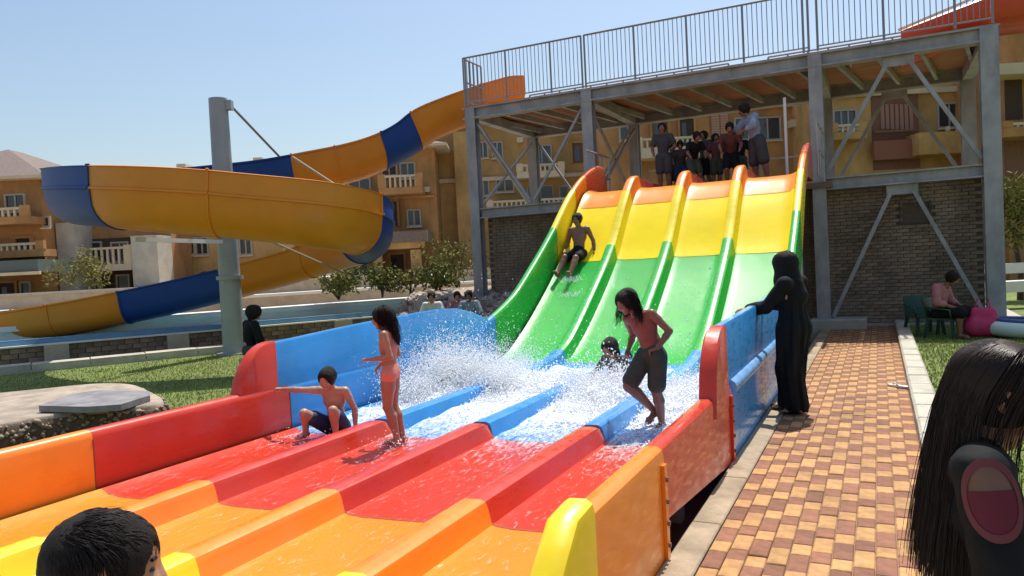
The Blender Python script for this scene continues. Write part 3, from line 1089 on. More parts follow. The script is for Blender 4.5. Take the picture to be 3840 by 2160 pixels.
class House:
    """a house whose front stands at ground distance b; rectangles are given as picture positions on that front"""

    def __init__(s, name, label, b, x0, x1, ytop, zbase=1.0, depth=7.0, m=None, cat='house'):
        s.b = b
        pl = atb(x0, ytop, b)
        pr = atb(x1, ytop, b)
        s.a0, s.a1 = pl@R2, pr@R2
        s.zt = (pl[2]+pr[2])/2
        s.zb = zbase
        s.root = thing(name, label, cat, tuple(cp((s.a0+s.a1)/2, b, zbase)))
        s.m = m or M_och
        s.box('wall', s.a0, s.a1, 0, depth, s.zb, s.zt, s.m)
        s.depth = depth

    def rect(s, x0, y0, x1, y1, off=0.0):
        p = atb(x0, y0, s.b+off)
        q = atb(x1, y1, s.b+off)
        r_ = atb(x0, y1, s.b+off)
        t_ = atb(x1, y0, s.b+off)
        return (p@R2+r_@R2)/2, (q@R2+t_@R2)/2, min((p[2]+t_[2])/2, (q[2]+r_[2])/2), max((p[2]+t_[2])/2, (q[2]+r_[2])/2)

    def box(s, name, a0, a1, d0, d1, z0, z1, m, parent=None):
        c = cp((a0+a1)/2, s.b+(d0+d1)/2, (z0+z1)/2)
        o = MB()
        o.obox(c, R2*(a1-a0)/2, G2*(d1-d0)/2, (0, 0, (z1-z0)/2))
        return o.build(name, m, parent or s.root)

    def window(s, x0, y0, x1, y1, bars=1, off=0.0, shutter=None):
        a0, a1, z0, z1 = s.rect(x0, y0, x1, y1, off)
        t = .07
        f = MB()
        for (aa, ab, za, zb) in ((a0-t, a1+t, z1, z1+t), (a0-t, a1+t, z0-t, z0), (a0-t, a0, z0, z1), (a1, a1+t, z0, z1)):
            f.obox(cp((aa+ab)/2, s.b+off-.03, (za+zb)/2), R2*(ab-aa)/2, G2*.05, (0, 0, (zb-za)/2))
        for k in range(bars):
            am = a0+(a1-a0)*(k+1)/(bars+1)
            f.obox(cp(am, s.b+off-.02, (z0+z1)/2), R2*.03, G2*.03, (0, 0, (z1-z0)/2))
        fo = f.build('window', M_wframe, s.root)
        s.box('pane', a0, a1, off-.015, off+.01, z0, z1, shutter or M_glass, fo)
        s.box('sill', a0-.1, a1+.1, off-.16, off-.08, z0-.13, z0-.07, M_cream, fo)

    def opening(s, x0, y0, x1, y1, off=0.0, m=None):
        a0, a1, z0, z1 = s.rect(x0, y0, x1, y1, off)
        f = MB()
        t = .1
        for (aa, ab, za, zb) in ((a0-t, a1+t, z1, z1+t), (a0-t, a0, z0, z1), (a1, a1+t, z0, z1)):
            f.obox(cp((aa+ab)/2, s.b+off-.05, (za+zb)/2), R2*(ab-aa)/2, G2*.07, (0, 0, (zb-za)/2))
        fo = f.build('doorway', s.m, s.root)
        s.box('door', a0, a1, off-.02, off+.01, z0, z1, m or M_dark, fo)
        s.box('door_glass', a0+.15*(a1-a0), a0+.47*(a1-a0), off-.035, off-.021, z0+.1, z1-.15, M_glass, fo)

    def balcony(s, x0, y0, x1, y1, out=1.2, solid=.35, m=None, balus=True):
        """parapet front from y0 (top) to y1 (slab underside), standing proud of the wall"""
        a0, a1, z0, z1 = s.rect(x0, y0, x1, y1, -out)
        h = z1-z0
        bo = s.box('balcony', a0, a1, -out, -.002, z0, z0+.16, m or s.m)
        zs = z0+.161+solid*(h-.16)
        for (aa, ab, d0, d1) in ((a0, a1, -out, -out+.12), (a0, a0+.12, -out+.121, -.003), (a1-.12, a1, -out+.121, -.003)):
            s.box('parapet', aa, ab, d0, d1, z0+.161, zs, m or s.m, bo)
        if balus:
            s.box('handrail', a0, a1, -out-.01, -out+.13, z1-.09, z1, M_cream, bo)
            n = max(3, int((a1-a0)/.22))
            src = None
            for k in range(n+1):
                am = a0+.06+(a1-a0-.12)*k/n
                c = cp(am, s.b-out+.06, (zs+z1-.09)/2)
                if src is None:
                    q = MB()
                    q.obox((0, 0, 0), R2*.04, G2*.04, (0, 0, (z1-.092-zs)/2))
                    src = q.build('baluster', M_cream, bo, local=True)
                    src.location = c-worldpos(bo)
                else:
                    linked('baluster', src, c-worldpos(bo), bo)
            for am in (a0-.02, a1-.28):
                s.box('end_pier', am, am+.3, -out-.03, -out+.15, zs+.001, z1+.06, m or s.m, bo)

    def block(s, name, x0, y0, x1, y1, d0, d1, m=None):
        a0, a1, z0, z1 = s.rect(x0, y0, x1, y1, d0)
        return s.box(name, a0, a1, d0, d1, z0, z1, m or s.m)

    def hip(s, over=.5, rise=1.5, a0=None, a1=None, z=None, m=None, ridge=.3):
        a0 = s.a0 if a0 is None else a0
        a1 = s.a1 if a1 is None else a1
        z = s.zt if z is None else z
        d0, d1 = -over, s.depth+over
        e0, e1 = a0-over, a1+over
        w_ = min(e1-e0, d1-d0)*.5
        am, dm = (e0+e1)/2, (d0+d1)/2
        q = [cp(e0, s.b+d0, z+.12), cp(e1, s.b+d0, z+.12), cp(e1, s.b+d1, z+.12), cp(e0, s.b+d1, z+.12)]
        if e1-e0 > d1-d0:
            r0, r1 = cp(e0+w_, s.b+dm, z+.12+rise), cp(e1-w_, s.b+dm, z+.12+rise)
            fc = [(0, 1, 5, 4), (1, 2, 5), (2, 3, 4, 5), (3, 0, 4), (3, 2, 1, 0)]
        else:
            r0, r1 = cp(am, s.b+d0+w_, z+.12+rise), cp(am, s.b+d1-w_, z+.12+rise)
            fc = [(0, 1, 4), (1, 2, 5, 4), (2, 3, 5), (3, 0, 4, 5), (3, 2, 1, 0)]
        ro = MB().add(q+[r0, r1], fc).build('roof', m or M_tile, s.root)
        s.box('eaves', e0-.03, e1+.03, d0-.03, d1+.03, z+.003, z+.115, M_cream, ro)
        return ro


# house at the far left with a hipped tile roof
h = House('house', 'ochre house with brown hipped tile roof at the far left', 29.0, -330, 100, 462, 1.0, 7.5)
h.hip(.5, 1.7)
h.window(18, 492, 62, 528)
h.balcony(-120, 524, 70, 566, 1.1, .25)
h.balcony(-120, 614, 110, 650, .8, .3)
h.window(112, 548, 124, 568, 0)
h.opening(44, 600, 80, 650)
h.block('awning', -150, 658, 96, 690, -2.2, -.01, M_teal)
h.block('awning_edge', -150, 688, 100, 696, -2.3, -2.21, M_cream)
h.opening(0, 712, 42, 765)
h.window(56, 712, 76, 750, 0)

# pale stone piers with a loggia
h = House('loggia_house', 'house with pale stone piers and a balustraded loggia behind the low flume run', 31.0, 141, 420, 440, 1.0, 6, M_och)
h.block('pier', 146, 560, 192, 760, -1.3, -.02, M_stonep)
h.block('pier', 332, 592, 398, 720, -1.3, -.02, M_stonep)
h.block('loggia_back', 193, 600, 331, 742, -.06, -.012, M_dark)
h.balcony(194, 622, 331, 682, 1.1, .12, M_cream)
h.window(205, 612, 255, 655, 1, -.07)
h.window(285, 612, 322, 655, 1, -.07)
h.opening(212, 690, 250, 742, -.08)
h.window(298, 694, 324, 725, 0, -.07)
h.block('roof_terrace', 141, 430, 420, 441, -.4, 6.4, M_cream)
h.block('chimney', 444, 412, 466, 432, 2.0, 2.8, M_stonep)

h = House('arched_house', 'light ochre house with paired windows and an arch behind the mast', 33.0, 432, 700, 432, 1.0, 6, M_och2)
for x0 in (462, 496, 560, 606):
    h.window(x0, 600, x0+26, 638, 1)
a0, a1, z0, z1 = h.rect(480, 682, 560, 750)
arc = [cp(a0, 33-.03, z0), cp(a1, 33-.03, z0), cp(a1, 33-.03, z1-.9)]+[cp((a0+a1)/2+(a1-a0)/2*math.cos(t), 33-.03, z1-.9+.9*math.sin(t)) for t in np.linspace(.15, math.pi-.15, 12)]+[cp(a0, 33-.03, z1-.9)]
MB().add(arc+[q+G2*.02 for q in arc], [tuple(reversed(range(len(arc)))), tuple(range(len(arc), 2*len(arc)))]+[(i, (i+1) % len(arc), len(arc)+(i+1) % len(arc), len(arc)+i) for i in range(len(arc))]).build('arch_opening', M_dark, h.root)
h.block('roof_terrace', 432, 424, 700, 433, -.3, 6.3, M_cream)
h.block('chimney', 637, 396, 659, 424, 2, 2.7, M_stonep)

# house with two balconies right of the flume
h = House('balcony_house', 'ochre house with stacked balconies and a small porch roof beside the tower', 34.0, 850, 1092, 378, 1.0, 7, M_och)
h.hip(.6, .9)
h.window(1010, 412, 1042, 446, 1)
h.balcony(952, 440, 1062, 488, 1.3, .2)
h.window(880, 452, 930, 490, 1)
h.balcony(856, 486, 944, 520, 1.0, .25)
h.opening(962, 508, 1000, 570)
h.window(1028, 530, 1056, 566, 1)
h.block('pilaster', 925, 500, 955, 740, -.35, -.01)
po = h.block('porch_roof', 860, 584, 1075, 612, -2.6, -.01, M_tile)
h.block('porch_beam', 868, 612, 1068, 628, -2.4, -2.1, M_och2)
h.block('porch_post', 1035, 628, 1060, 735, -2.4, -2.1, M_och2)
h.block('porch_post', 940, 628, 962, 735, -2.4, -2.1, M_och2)
h.opening(985, 640, 1018, 730)
h.window(890, 650, 925, 690, 1)
h.window(962, 408, 996, 440, 1, shutter=M_dark)
h.block('air_conditioner', 1066, 470, 1080, 482, -.4, -.02, M_cream)
h.block('string_course', 850, 496, 1092, 502, -.12, -.01, M_och2)

h = House('tower_house', 'tall ochre house seen through the left bay of the steel tower', 36.0, 1090, 1640, 300, 1.0, 8, M_och2)
h.hip(.6, 1.6)
for (x0, y0, x1, y1) in ((1240, 360, 1262, 395), (1340, 368, 1385, 414), (1250, 452, 1290, 480), (1330, 470, 1390, 520), (1530, 385, 1580, 425)):
    h.window(x0, y0, x1, y1, 1)
h.block('string_course', 1090, 438, 1640, 448, -.15, -.01, M_cream)
h.balcony(1300, 412, 1420, 446, 1.0, .3, M_cream)
h.block('pilaster', 1150, 330, 1186, 740, -.8, -.01, M_och2)
h.opening(1440, 360, 1480, 410, 0, M_brownw)
h.balcony(1225, 500, 1480, 545, 1.3, .6, M_cream)
h.opening(1330, 560, 1360, 640)
for (x0, y0, x1, y1) in ((1205, 360, 1225, 395), (1205, 455, 1228, 490), (1410, 470, 1450, 520), (1480, 455, 1520, 510), (1250, 560, 1290, 610), (1400, 560, 1440, 620)):
    h.window(x0, y0, x1, y1, 1)
for (x0, y0) in ((1300, 345), (1425, 500), (1235, 530)):
    h.block('air_conditioner', x0, y0, x0+16, y0+13, -.45, -.02, M_cream)

h = House('middle_house', 'ochre house wall with louvred shutters behind the slide deck', 33.0, 1500, 2060, 236, .5, 7, M_och)
for y in (292, 306, 320, 334):
    pass
a0, a1, z0, z1 = h.rect(1786, 288, 1834, 344)
sh = h.box('shutter', a0, a1, -.06, -.03, z0, z1, mat('shutter_red', (.33, .13, .08), .6))
for k in range(9):
    zz = z0+(z1-z0)*(k+.5)/9
    h.box('louvre', a0+.05, (a0+a1)/2-.03, -.09, -.061, zz-.035, zz+.05, mat('louvre_pink', (.50, .28, .18), .6), sh)
    h.box('louvre', (a0+a1)/2+.03, a1-.05, -.09, -.061, zz-.035, zz+.05, mat('louvre_pink', ()), sh)
h.window(1900, 298, 1960, 350, 1)
h.window(1560, 300, 1600, 350, 1)
h.balcony(1600, 345, 1760, 395, 1.0, .4, M_cream)
h.opening(1640, 300, 1680, 372, 0, M_brownw)
h.opening(1710, 300, 1745, 372, 0, M_dark)
h.window(1850, 300, 1880, 350, 1)
h.block('string_course', 1500, 268, 2060, 278, -.2, -.01, M_cream)
h.block('air_conditioner', 1990, 300, 2014, 318, -.45, -.02, M_cream)

h = House('shuttered_house', 'yellow ochre house with a brown shuttered bay behind the right tower bay', 30.0, 2060, 2500, 160, .5, 8, M_och2)
h.block('bay_recess', 2195, 230, 2312, 425, -.05, -.01, M_brownw)
for k in range(7):
    h.block('shutter_slat', 2216+k*12, 262, 2225+k*12, 325, -.10, -.055, mat('shutter_rose', (.36, .19, .14), .7))
h.block('bay_rail', 2200, 326, 2310, 332, -.5, -.3, M_brownw)
h.block('bay_panel', 2200, 352, 2310, 400, -.5, -.3, mat('bay_red_brown', (.28, .10, .06), .7))
h.window(2098, 280, 2150, 322, 2)
h.balcony(2090, 312, 2180, 350, 1.0, .3)
h.window(2360, 262, 2440, 318, 2)
h.block('parapet_ledge', 2312, 330, 2470, 385, -1.0, -.02, M_och2)
h.block('string_course', 2060, 222, 2500, 236, -.2, -.01, M_cream)
for k in range(3):
    c = h.rect(2380+k*26, 318, 2388+k*26, 330, -.9)
    h.box('balustrade_post', c[0], c[1], -.95, -.85, c[2], c[3], M_cream)

h = House('terrace_house', 'dark shaded house with tan balconies at the right edge', 27.0, 2522, 2900, 70, .0, 8, M_och)
h.block('painted_shade', 2530, 190, 2572, 300, -.06, -.012, M_dark)  # flat dark panel on the front, shade painted as colour
h.block('ledge', 2515, 150, 2900, 178, -1.0, -.02, M_cream)
h.balcony(2526, 300, 2900, 335, 1.2, .5, M_och)
h.block('painted_shade', 2530, 340, 2900, 500, -.06, -.012, M_brownw)  # brown panel paints in the shade below the balcony
h.block('garden_wall', 2500, 655, 2900, 680, -8, -7.6, M_white)
h.block('garden_wall', 2500, 700, 2900, 728, -9.5, -9.1, M_white)
# ------------------------------------------------------------------ people: bodies grown as one continuous surface
def surface_nets(F, h, o):
    S = F < 0
    nx, ny, nz = F.shape
    c = [(i, j, k) for i in (0, 1) for j in (0, 1) for k in (0, 1)]

    def sub(A, q):
        return A[q[0]:nx-1+q[0], q[1]:ny-1+q[1], q[2]:nz-1+q[2]]
    cnt = sum(sub(S, q).astype(np.int8) for q in c)
    act = (cnt > 0) & (cnt < 8)
    I = np.argwhere(act)
    idx = -np.ones(act.shape, int)
    idx[act] = np.arange(len(I))
    P = np.zeros((len(I), 3))
    N = np.zeros(len(I))
    for a in range(8):
        for b in range(a+1, 8):
            qa, qb = np.array(c[a]), np.array(c[b])
            if abs(qa-qb).sum() != 1:
                continue
            fa = F[I[:, 0]+qa[0], I[:, 1]+qa[1], I[:, 2]+qa[2]]
            fb = F[I[:, 0]+qb[0], I[:, 1]+qb[1], I[:, 2]+qb[2]]
            m = (fa < 0) != (fb < 0)
            t = np.where(m, fa/np.where(m, fa-fb, 1), 0)
            P += np.where(m[:, None], qa+(qb-qa)*t[:, None], 0)
            N += m
    V = (I+P/N[:, None])*h+o
    faces = []
    for ax in range(3):
        A = [0, 0, 0]
        A[ax] = 1
        sl0 = S[:nx-A[0], :ny-A[1], :nz-A[2]]
        sl1 = S[A[0]:, A[1]:, A[2]:]
        E = np.argwhere(sl0 != sl1)
        u, v = [(1, 2), (2, 0), (0, 1)][ax]
        ok = (E[:, u] > 0) & (E[:, v] > 0) & (E[:, u] < F.shape[u]-1) & (E[:, v] < F.shape[v]-1)
        E = E[ok]
        ins = S[E[:, 0], E[:, 1], E[:, 2]]

        def ci(du, dv):
            q = E.copy()
            q[:, u] -= du
            q[:, v] -= dv
            return idx[q[:, 0], q[:, 1], q[:, 2]]
        Q = np.stack([ci(1, 1), ci(0, 1), ci(0, 0), ci(1, 0)], 1)
        Q[~ins] = Q[~ins][:, ::-1]
        faces.append(Q)
    return V, np.concatenate(faces)


class Sdf:
    def __init__(s):
        s.p = []

    def cone(s, a, b, ra, rb, k=.012, flat=None, neg=False):
        s.p.append((np.asarray(a, float), np.asarray(b, float), ra, rb, k, flat, neg))
        return s

    def ball(s, a, r, k=.012, flat=None):
        return s.cone(a, np.asarray(a, float)+1e-5, r, r, k, flat)

    def mesh(s, h, cuts=(), noise=None, folds=None):
        lo = np.min([np.minimum(q[0], q[1])-max(q[2], q[3]) for q in s.p], axis=0)-3*h
        hi = np.max([np.maximum(q[0], q[1])+max(q[2], q[3]) for q in s.p], axis=0)+3*h
        n = np.ceil((hi-lo)/h).astype(int)+1
        F = np.full(n, 1.0, np.float32)
        for a, b, ra, rb, k, flat, neg in s.p:
            R = max(ra, rb)+2*k+2*h
            i0 = np.maximum(np.floor((np.minimum(a, b)-R-lo)/h).astype(int), 0)
            i1 = np.minimum(np.ceil((np.maximum(a, b)+R-lo)/h).astype(int)+1, n)
            gx = [lo[d]+np.arange(i0[d], i1[d])*h for d in range(3)]
            X, Y, Z = np.meshgrid(*gx, indexing='ij')
            p = np.stack([X-a[0], Y-a[1], Z-a[2]], -1)
            ab = b-a
            L = ab@ab
            t = np.clip((p@ab)/L, 0, 1) if L > 1e-8 else np.zeros(X.shape)
            q = p-t[..., None]*ab
            if flat is not None:
                nv, fac = flat
                nv = np.asarray(nv, float)
                nv = nv/np.linalg.norm(nv)
                q = q+((q@nv)*(fac-1))[..., None]*nv
            d = np.sqrt((q*q).sum(-1))-(ra+(rb-ra)*t)
            sl = tuple(slice(i0[x], i1[x]) for x in range(3))
            f = F[sl]
            if neg:
                F[sl] = np.maximum(f, -d)
            else:
                hh = np.clip(.5+.5*(f-d)/k, 0, 1)
                F[sl] = f*(1-hh)+d*hh-k*hh*(1-hh)
        if cuts or noise or folds:
            gx = [lo[d]+np.arange(n[d])*h for d in range(3)]
            X, Y, Z = np.meshgrid(*gx, indexing='ij')
            for pt, nrm in cuts:
                pt, nrm = np.asarray(pt, float), np.asarray(nrm, float)
                F = np.maximum(F, (X-pt[0])*nrm[0]+(Y-pt[1])*nrm[1]+(Z-pt[2])*nrm[2])
            if folds:
                cx, cy, zt, amp, nf = folds
                an = np.arctan2(Y-cy, X-cx)
                F = F+amp*np.clip((zt-Z)/.7, .15, 1)*(np.sin(an*nf+1.6*np.sin(Z*5))+.5*np.sin(an*(nf*2+1)+2*np.sin(Z*3.1)+Z*2))
            if noise:
                amp, fr = noise
                F = F+amp*(np.sin(X*fr+1.3*np.sin(Z*fr*.7))*np.sin(Y*fr*1.1+Z*fr*.6)+.5*np.sin(X*fr*2.3+Y*fr*1.9)*np.sin(Z*fr*2.1))
        return surface_nets(F, h, lo)


def skin(name, c):
    return mat('skin_'+name, c, .34, var=.14, vscale=8, sss=.08, bump=.04, bscale=120, spec=.4)


SK1 = skin('tan', (.40, .20, .125))
SK2 = skin('brown', (.24, .115, .07))
SK3 = skin('light', (.50, .29, .20))
M_hair = mat('dark_hair', (.016, .011, .009), .6, var=.4, vscale=40, bump=.5, bscale=120, stretch=(6, 6, 1), spec=.2)
M_eye = mat('eye_dark', (.03, .02, .018), .15)
M_lip = mat('lips', (.32, .10, .08), .5)

STAND = dict(head=(0, -.01, .915), hf=(0, -1, 0), hu=(0, 0, 1), neck=(0, .005, .835), chest=(0, 0, .715), waist=(0, 0, .60), pelvis=(0, 0, .53),
             shl=(.108, 0, .80), ell=(.145, .005, .635), wrl=(.150, -.03, .50), shr=(-.108, 0, .80), elr=(-.145, .005, .635), wrr=(-.150, -.03, .50),
             hipl=(.052, 0, .51), knl=(.058, -.008, .275), anl=(.060, .012, .045), hipr=(-.052, 0, .51), knr=(-.058, -.008, .275), anr=(-.060, .012, .045),
             tol=(.068, -.095, .015), tor=(-.068, -.095, .015))


class Fig:
    def __init__(s, name, label, loc, rz, H, pose=None, sk=SK1, vox=.009, child=1.0, group=None, fat=1.0, hands=True):
        J = dict(STAND)
        J.update(pose or {})
        c, sn = math.cos(rz), math.sin(rz)
        Rm = np.array([[c, -sn, 0], [sn, c, 0], [0, 0, 1]])
        s.Rm = Rm
        s.H = H
        s.vox = vox
        s.loc = np.asarray(loc, float)
        s.J = {}
        for k, v in J.items():
            if k.startswith('curl'):
                s.J[k] = v
            elif k in ('hf', 'hu', 'hdl', 'hdr', 'hnl', 'hnr'):
                s.J[k] = Rm@np.array(v, float)
            else:
                s.J[k] = (Rm@np.array(v, float))*H+s.loc
        s.sk = sk
        s.fat = fat
        j = s.J
        b = Sdf()
        f = fat
        hf = j['hf']/np.linalg.norm(j['hf'])
        hu = j['hu']-hf*(j['hu']@hf)
        hu /= np.linalg.norm(hu)
        hs = np.cross(hu, hf)
        s.hf, s.hu, s.hs = hf, hu, hs
        rh = .0605*H*child
        s.rh = rh
        hc = j['head']
        side = j['shl']-j['shr']
        side = side/np.linalg.norm(side)
        tz = j['neck']-j['waist']
        tz /= np.linalg.norm(tz)
        fr = np.cross(side, tz)
        fr = fr/np.linalg.norm(fr)     # front/back of the trunk
        s.fr, s.side, s.tz = fr, side, tz
        # trunk
        b.cone(j['pelvis']+side*.022*H, j['pelvis']-side*.022*H, .062*H*f, .062*H*f, .02, (fr, 1.12))
        b.cone(j['pelvis'], j['waist'], .068*H*f, .062*H*f, .03, (fr, 1.22))
        b.cone(j['waist'], j['chest'], .062*H*f, .076*H*f, .03, (fr, 1.25))
        b.cone(j['chest']+side*.03*H, j['chest']-side*.03*H, .060*H*f, .060*H*f, .03, (fr, 1.18))
        up = j['chest']+tz*.06*H
        b.cone(up+side*.045*H, up-side*.045*H, .045*H*f, .045*H*f, .03, (fr, 1.1))
        b.cone(j['shl']-side*.02*H, j['shr']+side*.02*H, .031*H*f, .031*H*f, .025)
        b.cone(j['neck']-tz*.02*H, j['neck']+tz*.005*H, .034*H*f, .029*H, .02)
        b.cone(j['neck'], hc-hu*.5*rh-hf*.15*rh, .029*H, .028*H, .012)
        # head
        b.cone(hc+hu*.18*rh+hf*.12*rh, hc+hu*.22*rh-hf*.30*rh, .93*rh, .90*rh, .01, (hs, 1.13))
        b.cone(hc-hu*.35*rh+hf*.38*rh, hc-hu*.78*rh+hf*.48*rh, .60*rh, .40*rh, .012, (hs, 1.0))
        b.ball(hc-hu*.95*rh+hf*.66*rh, .24*rh, .01)
        b.cone(hc+hu*.10*rh+hf*.98*rh, hc-hu*.28*rh+hf*1.14*rh, .09*rh, .15*rh, .010)
        b.cone(hc-hu*.60*rh+hf*.93*rh+hs*.16*rh, hc-hu*.60*rh+hf*.93*rh-hs*.16*rh, .10*rh, .10*rh, .008)
        for q in (-1, 1):
            b.cone(hc+hs*q*.33*rh+hf*.86*rh-hu*.30*rh, hc+hs*q*.40*rh+hf*.70*rh-hu*.42*rh, .26*rh, .22*rh, .02)
            b.cone(hc+hs*q*.86*rh-hf*.08*rh+hu*.16*rh, hc+hs*q*.84*rh-hf*.02*rh-hu*.22*rh, .22*rh, .14*rh, .006, (hs, 2.4))
        # limbs
        for q in 'lr':
            sh, el, wr = j['sh'+q], j['el'+q], j['wr'+q]
            b.cone(sh, sh+(el-sh)*.35, .033*H*f, .029*H*f, .02)
            b.cone(sh+(el-sh)*.3, el, .029*H*f, .0225*H*f, .012)
            b.cone(el, el+(wr-el)*.3, .0235*H*f, .0235*H*f, .012)
            b.cone(el+(wr-el)*.3, wr, .0235*H*f, .0150*H, .012)
            hp, kn, an, to = j['hip'+q], j['kn'+q], j['an'+q], j['to'+q]
            b.cone(hp, hp+(kn-hp)*.4, .057*H*f, .051*H*f, .02)
            b.cone(hp+(kn-hp)*.35, kn, .052*H*f, .035*H*f, .015)
            ca = kn+(an-kn)*.30
            bk = kn-an
            bk = -(to-an)/np.linalg.norm(to-an)
            b.cone(kn, ca+bk*.010*H, .035*H*f, .0375*H*f, .012)
            b.cone(ca+bk*.010*H, an, .0375*H*f, .0215*H, .015)
            dn = np.array([0, 0, -1.0])
            fd = (to-an)
            fd = fd/np.linalg.norm(fd)
            lat = np.cross(fd, np.array([0, 0, 1.0]))
            lat = lat/(np.linalg.norm(lat)+1e-6)
            nrm = np.cross(lat, fd)
            b.cone(an-fd*.012*H-nrm*.018*H, an+fd*.02*H-nrm*.016*H, .022*H, .022*H, .012)
            b.cone(an+fd*.0*H-nrm*.012*H, an+(to-an)*.72, .023*H, .018*H, .012)
            b.cone(an+(to-an)*.70+lat*.014*H, an+(to-an)*.70-lat*.014*H, .0165*H, .0165*H, .012)
            for e_, L in ((-1.3, .98), (-.45, 1.04), (.4, 1.02), (1.2, .95)):
                b.cone(an+(to-an)*.78+lat*.015*H*e_, an+(to-an)*L+lat*.016*H*e_, .0085*H, .0065*H, .004)
            if hands:
                s.hand(b, q)
        s.body = b
        s.root = thing(name, label, 'person', tuple(s.loc), 0, group)
        V, Fc = b.mesh(vox)
        mesh_obj('body', V, Fc, sk, s.root, True)
        s.face()

    def hand(s, b, q):
        H, j = s.H, s.J
        wr, el = j['wr'+q], j['el'+q]
        d = j.get('hd'+q)
        if d is None:
            d = wr-el
        d = d/np.linalg.norm(d)
        n = j.get('hn'+q)      # direction the palm faces
        if n is None:
            n = -s.side if q == 'l' else s.side
        n = n-d*(n@d)
        n /= np.linalg.norm(n)
        lat = np.cross(d, n)   # across the knuckles
        if (lat@s.fr) < 0:
            pass
        L = .046*H
        b.cone(wr, wr+d*L*.55, .0150*H, .0225*H, .008, (n, 1.7))
        b.cone(wr+d*L*.5, wr+d*L, .0225*H, .0225*H, .006, (n, 1.9))
        curl = j.get('curl'+q)
        curl = .45 if curl is None else float(curl[0])
        for e_, fl in ((-1.35, .038), (-.45, .044), (.45, .041), (1.35, .032)):
            k0 = wr+d*L*.98+lat*e_*.0125*H
            d1 = d*math.cos(curl*.5)+n*math.sin(curl*.5)
            d2 = d*math.cos(curl*1.3)+n*math.sin(curl*1.3)
            k1 = k0+d1*fl*H*.52
            k2 = k1+d2*fl*H*.5
            b.cone(k0, k1, .0068*H, .0062*H, .003)
            b.cone(k1, k2, .0062*H, .0050*H, .003)
        ts = -1.0
        t0 = wr+d*L*.25+lat*ts*.016*H
        t1 = t0+(d*.6+lat*ts*.75+n*.3)*.024*H
        b.cone(t0, t1, .0085*H, .0075*H, .006)
        b.cone(t1, t1+(d*.85+lat*ts*.3+n*.35)*.024*H, .0072*H, .0056*H, .004)

    def face(s):
        hc, rh = s.J['head'], s.rh
        for q in (-1, 1):
            c = hc+s.hf*.865*rh+s.hs*q*.34*rh+s.hu*.06*rh
            m = Sdf().cone(c+s.hs*.07*rh, c-s.hs*.07*rh, .115*rh, .115*rh, .004, (s.hu, 1.5))
            V, F = m.mesh(max(.0035, s.vox*.5))
            mesh_obj('eye', V, F, M_eye, s.root, True)
            c2 = hc+s.hf*.93*rh+s.hs*q*.36*rh+s.hu*.30*rh
            MB().tube([c2+s.hs*.17*rh*-1-s.hf*.05*rh, c2+s.hf*.03*rh, c2+s.hs*.17*rh-s.hf*.05*rh], .045*rh, 5).build('eyebrow', M_hair, s.root)
        c = hc-s.hu*.60*rh+s.hf*1.015*rh
        MB().tube([c-s.hs*.24*rh-s.hf*.08*rh, c-s.hs*.1*rh, c+s.hs*.1*rh, c+s.hs*.24*rh-s.hf*.08*rh], [.02*rh, .05*rh, .05*rh, .02*rh], 6).build('mouth', M_lip, s.root, smooth=True)

    def wear(s, name, m, cones, cuts=(), vox=None, noise=None, folds=None):
        d = Sdf()
        for c in cones:
            d.cone(*c)
        V, F = d.mesh(vox or s.vox, cuts, noise, folds)
        return mesh_obj(name, V, F, m, s.root, True)

    def trunks(s, m, L=.55, loose=.012, name='swim_shorts', vox=None):
        H, j, f = s.H, s.J, s.fat
        d = []
        e = loose
        d.append((j['pelvis']+s.side*.022*H, j['pelvis']-s.side*.022*H, .062*H*f+e*.7, .062*H*f+e*.7, .02, (s.fr, 1.12)))
        d.append((j['pelvis'], j['pelvis']+(j['waist']-j['pelvis'])*.55, .068*H*f+e*.6, .066*H*f+e*.35, .02, (s.fr, 1.2)))
        for q in 'lr':
            hp, kn = j['hip'+q], j['kn'+q]
            d.append((hp, hp+(kn-hp)*L, .057*H*f+e, .047*H*f+e*1.7, .015))
        cuts = []
        return s.wear(name, m, d, cuts, vox)

    def top(s, m, name='top', sleeve=0.0, e=.008, low=0.0, vox=None, noise=None):
        H, j, f = s.H, s.J, s.fat
        w0 = j['waist']+(j['pelvis']-j['waist'])*low
        up = j['chest']+s.tz*.06*H
        d = [(w0, j['chest'], .064*H*f+e, .077*H*f+e, .03, (s.fr, 1.24)),
             (j['chest']+s.side*.03*H, j['chest']-s.side*.03*H, .060*H*f+e, .060*H*f+e, .03, (s.fr, 1.18)),
             (up+s.side*.045*H, up-s.side*.045*H, .045*H*f+e, .045*H*f+e, .03, (s.fr, 1.1)),
             (j['shl']-s.side*.02*H, j['shr']+s.side*.02*H, .031*H*f+e, .031*H*f+e, .025)]
        if sleeve:
            for q in 'lr':
                sh, el = j['sh'+q], j['el'+q]
                d.append((sh, sh+(el-sh)*min(1, sleeve), .033*H*f+e, .027*H*f+e*1.6, .02))
                if sleeve > 1:
                    wr = j['wr'+q]
                    d.append((el, el+(wr-el)*(sleeve-1), .025*H*f+e*1.4, .019*H+e*1.4, .02))
        return s.wear(name, m, d, (), vox, noise)

    def hair_cap(s, m=M_hair, e=.006, front=.62, low=-.15, long=None, vox=None, noise=(.0022, 190)):
        """short hair shell, open over the face; long = list of extra (a, b, ra, rb) in head units"""
        hc, rh = s.J['head'], s.rh
        d = Sdf()
        d.cone(hc+s.hu*.20*rh+s.hf*.08*rh, hc+s.hu*.24*rh-s.hf*.34*rh, .93*rh+e, .91*rh+e, .01, (s.hs, 1.11))
        d.cone(hc-s.hu*.05*rh-s.hf*.45*rh, hc-s.hu*.42*rh-s.hf*.40*rh, .72*rh+e, .55*rh+e, .02, (s.hs, 1.05))
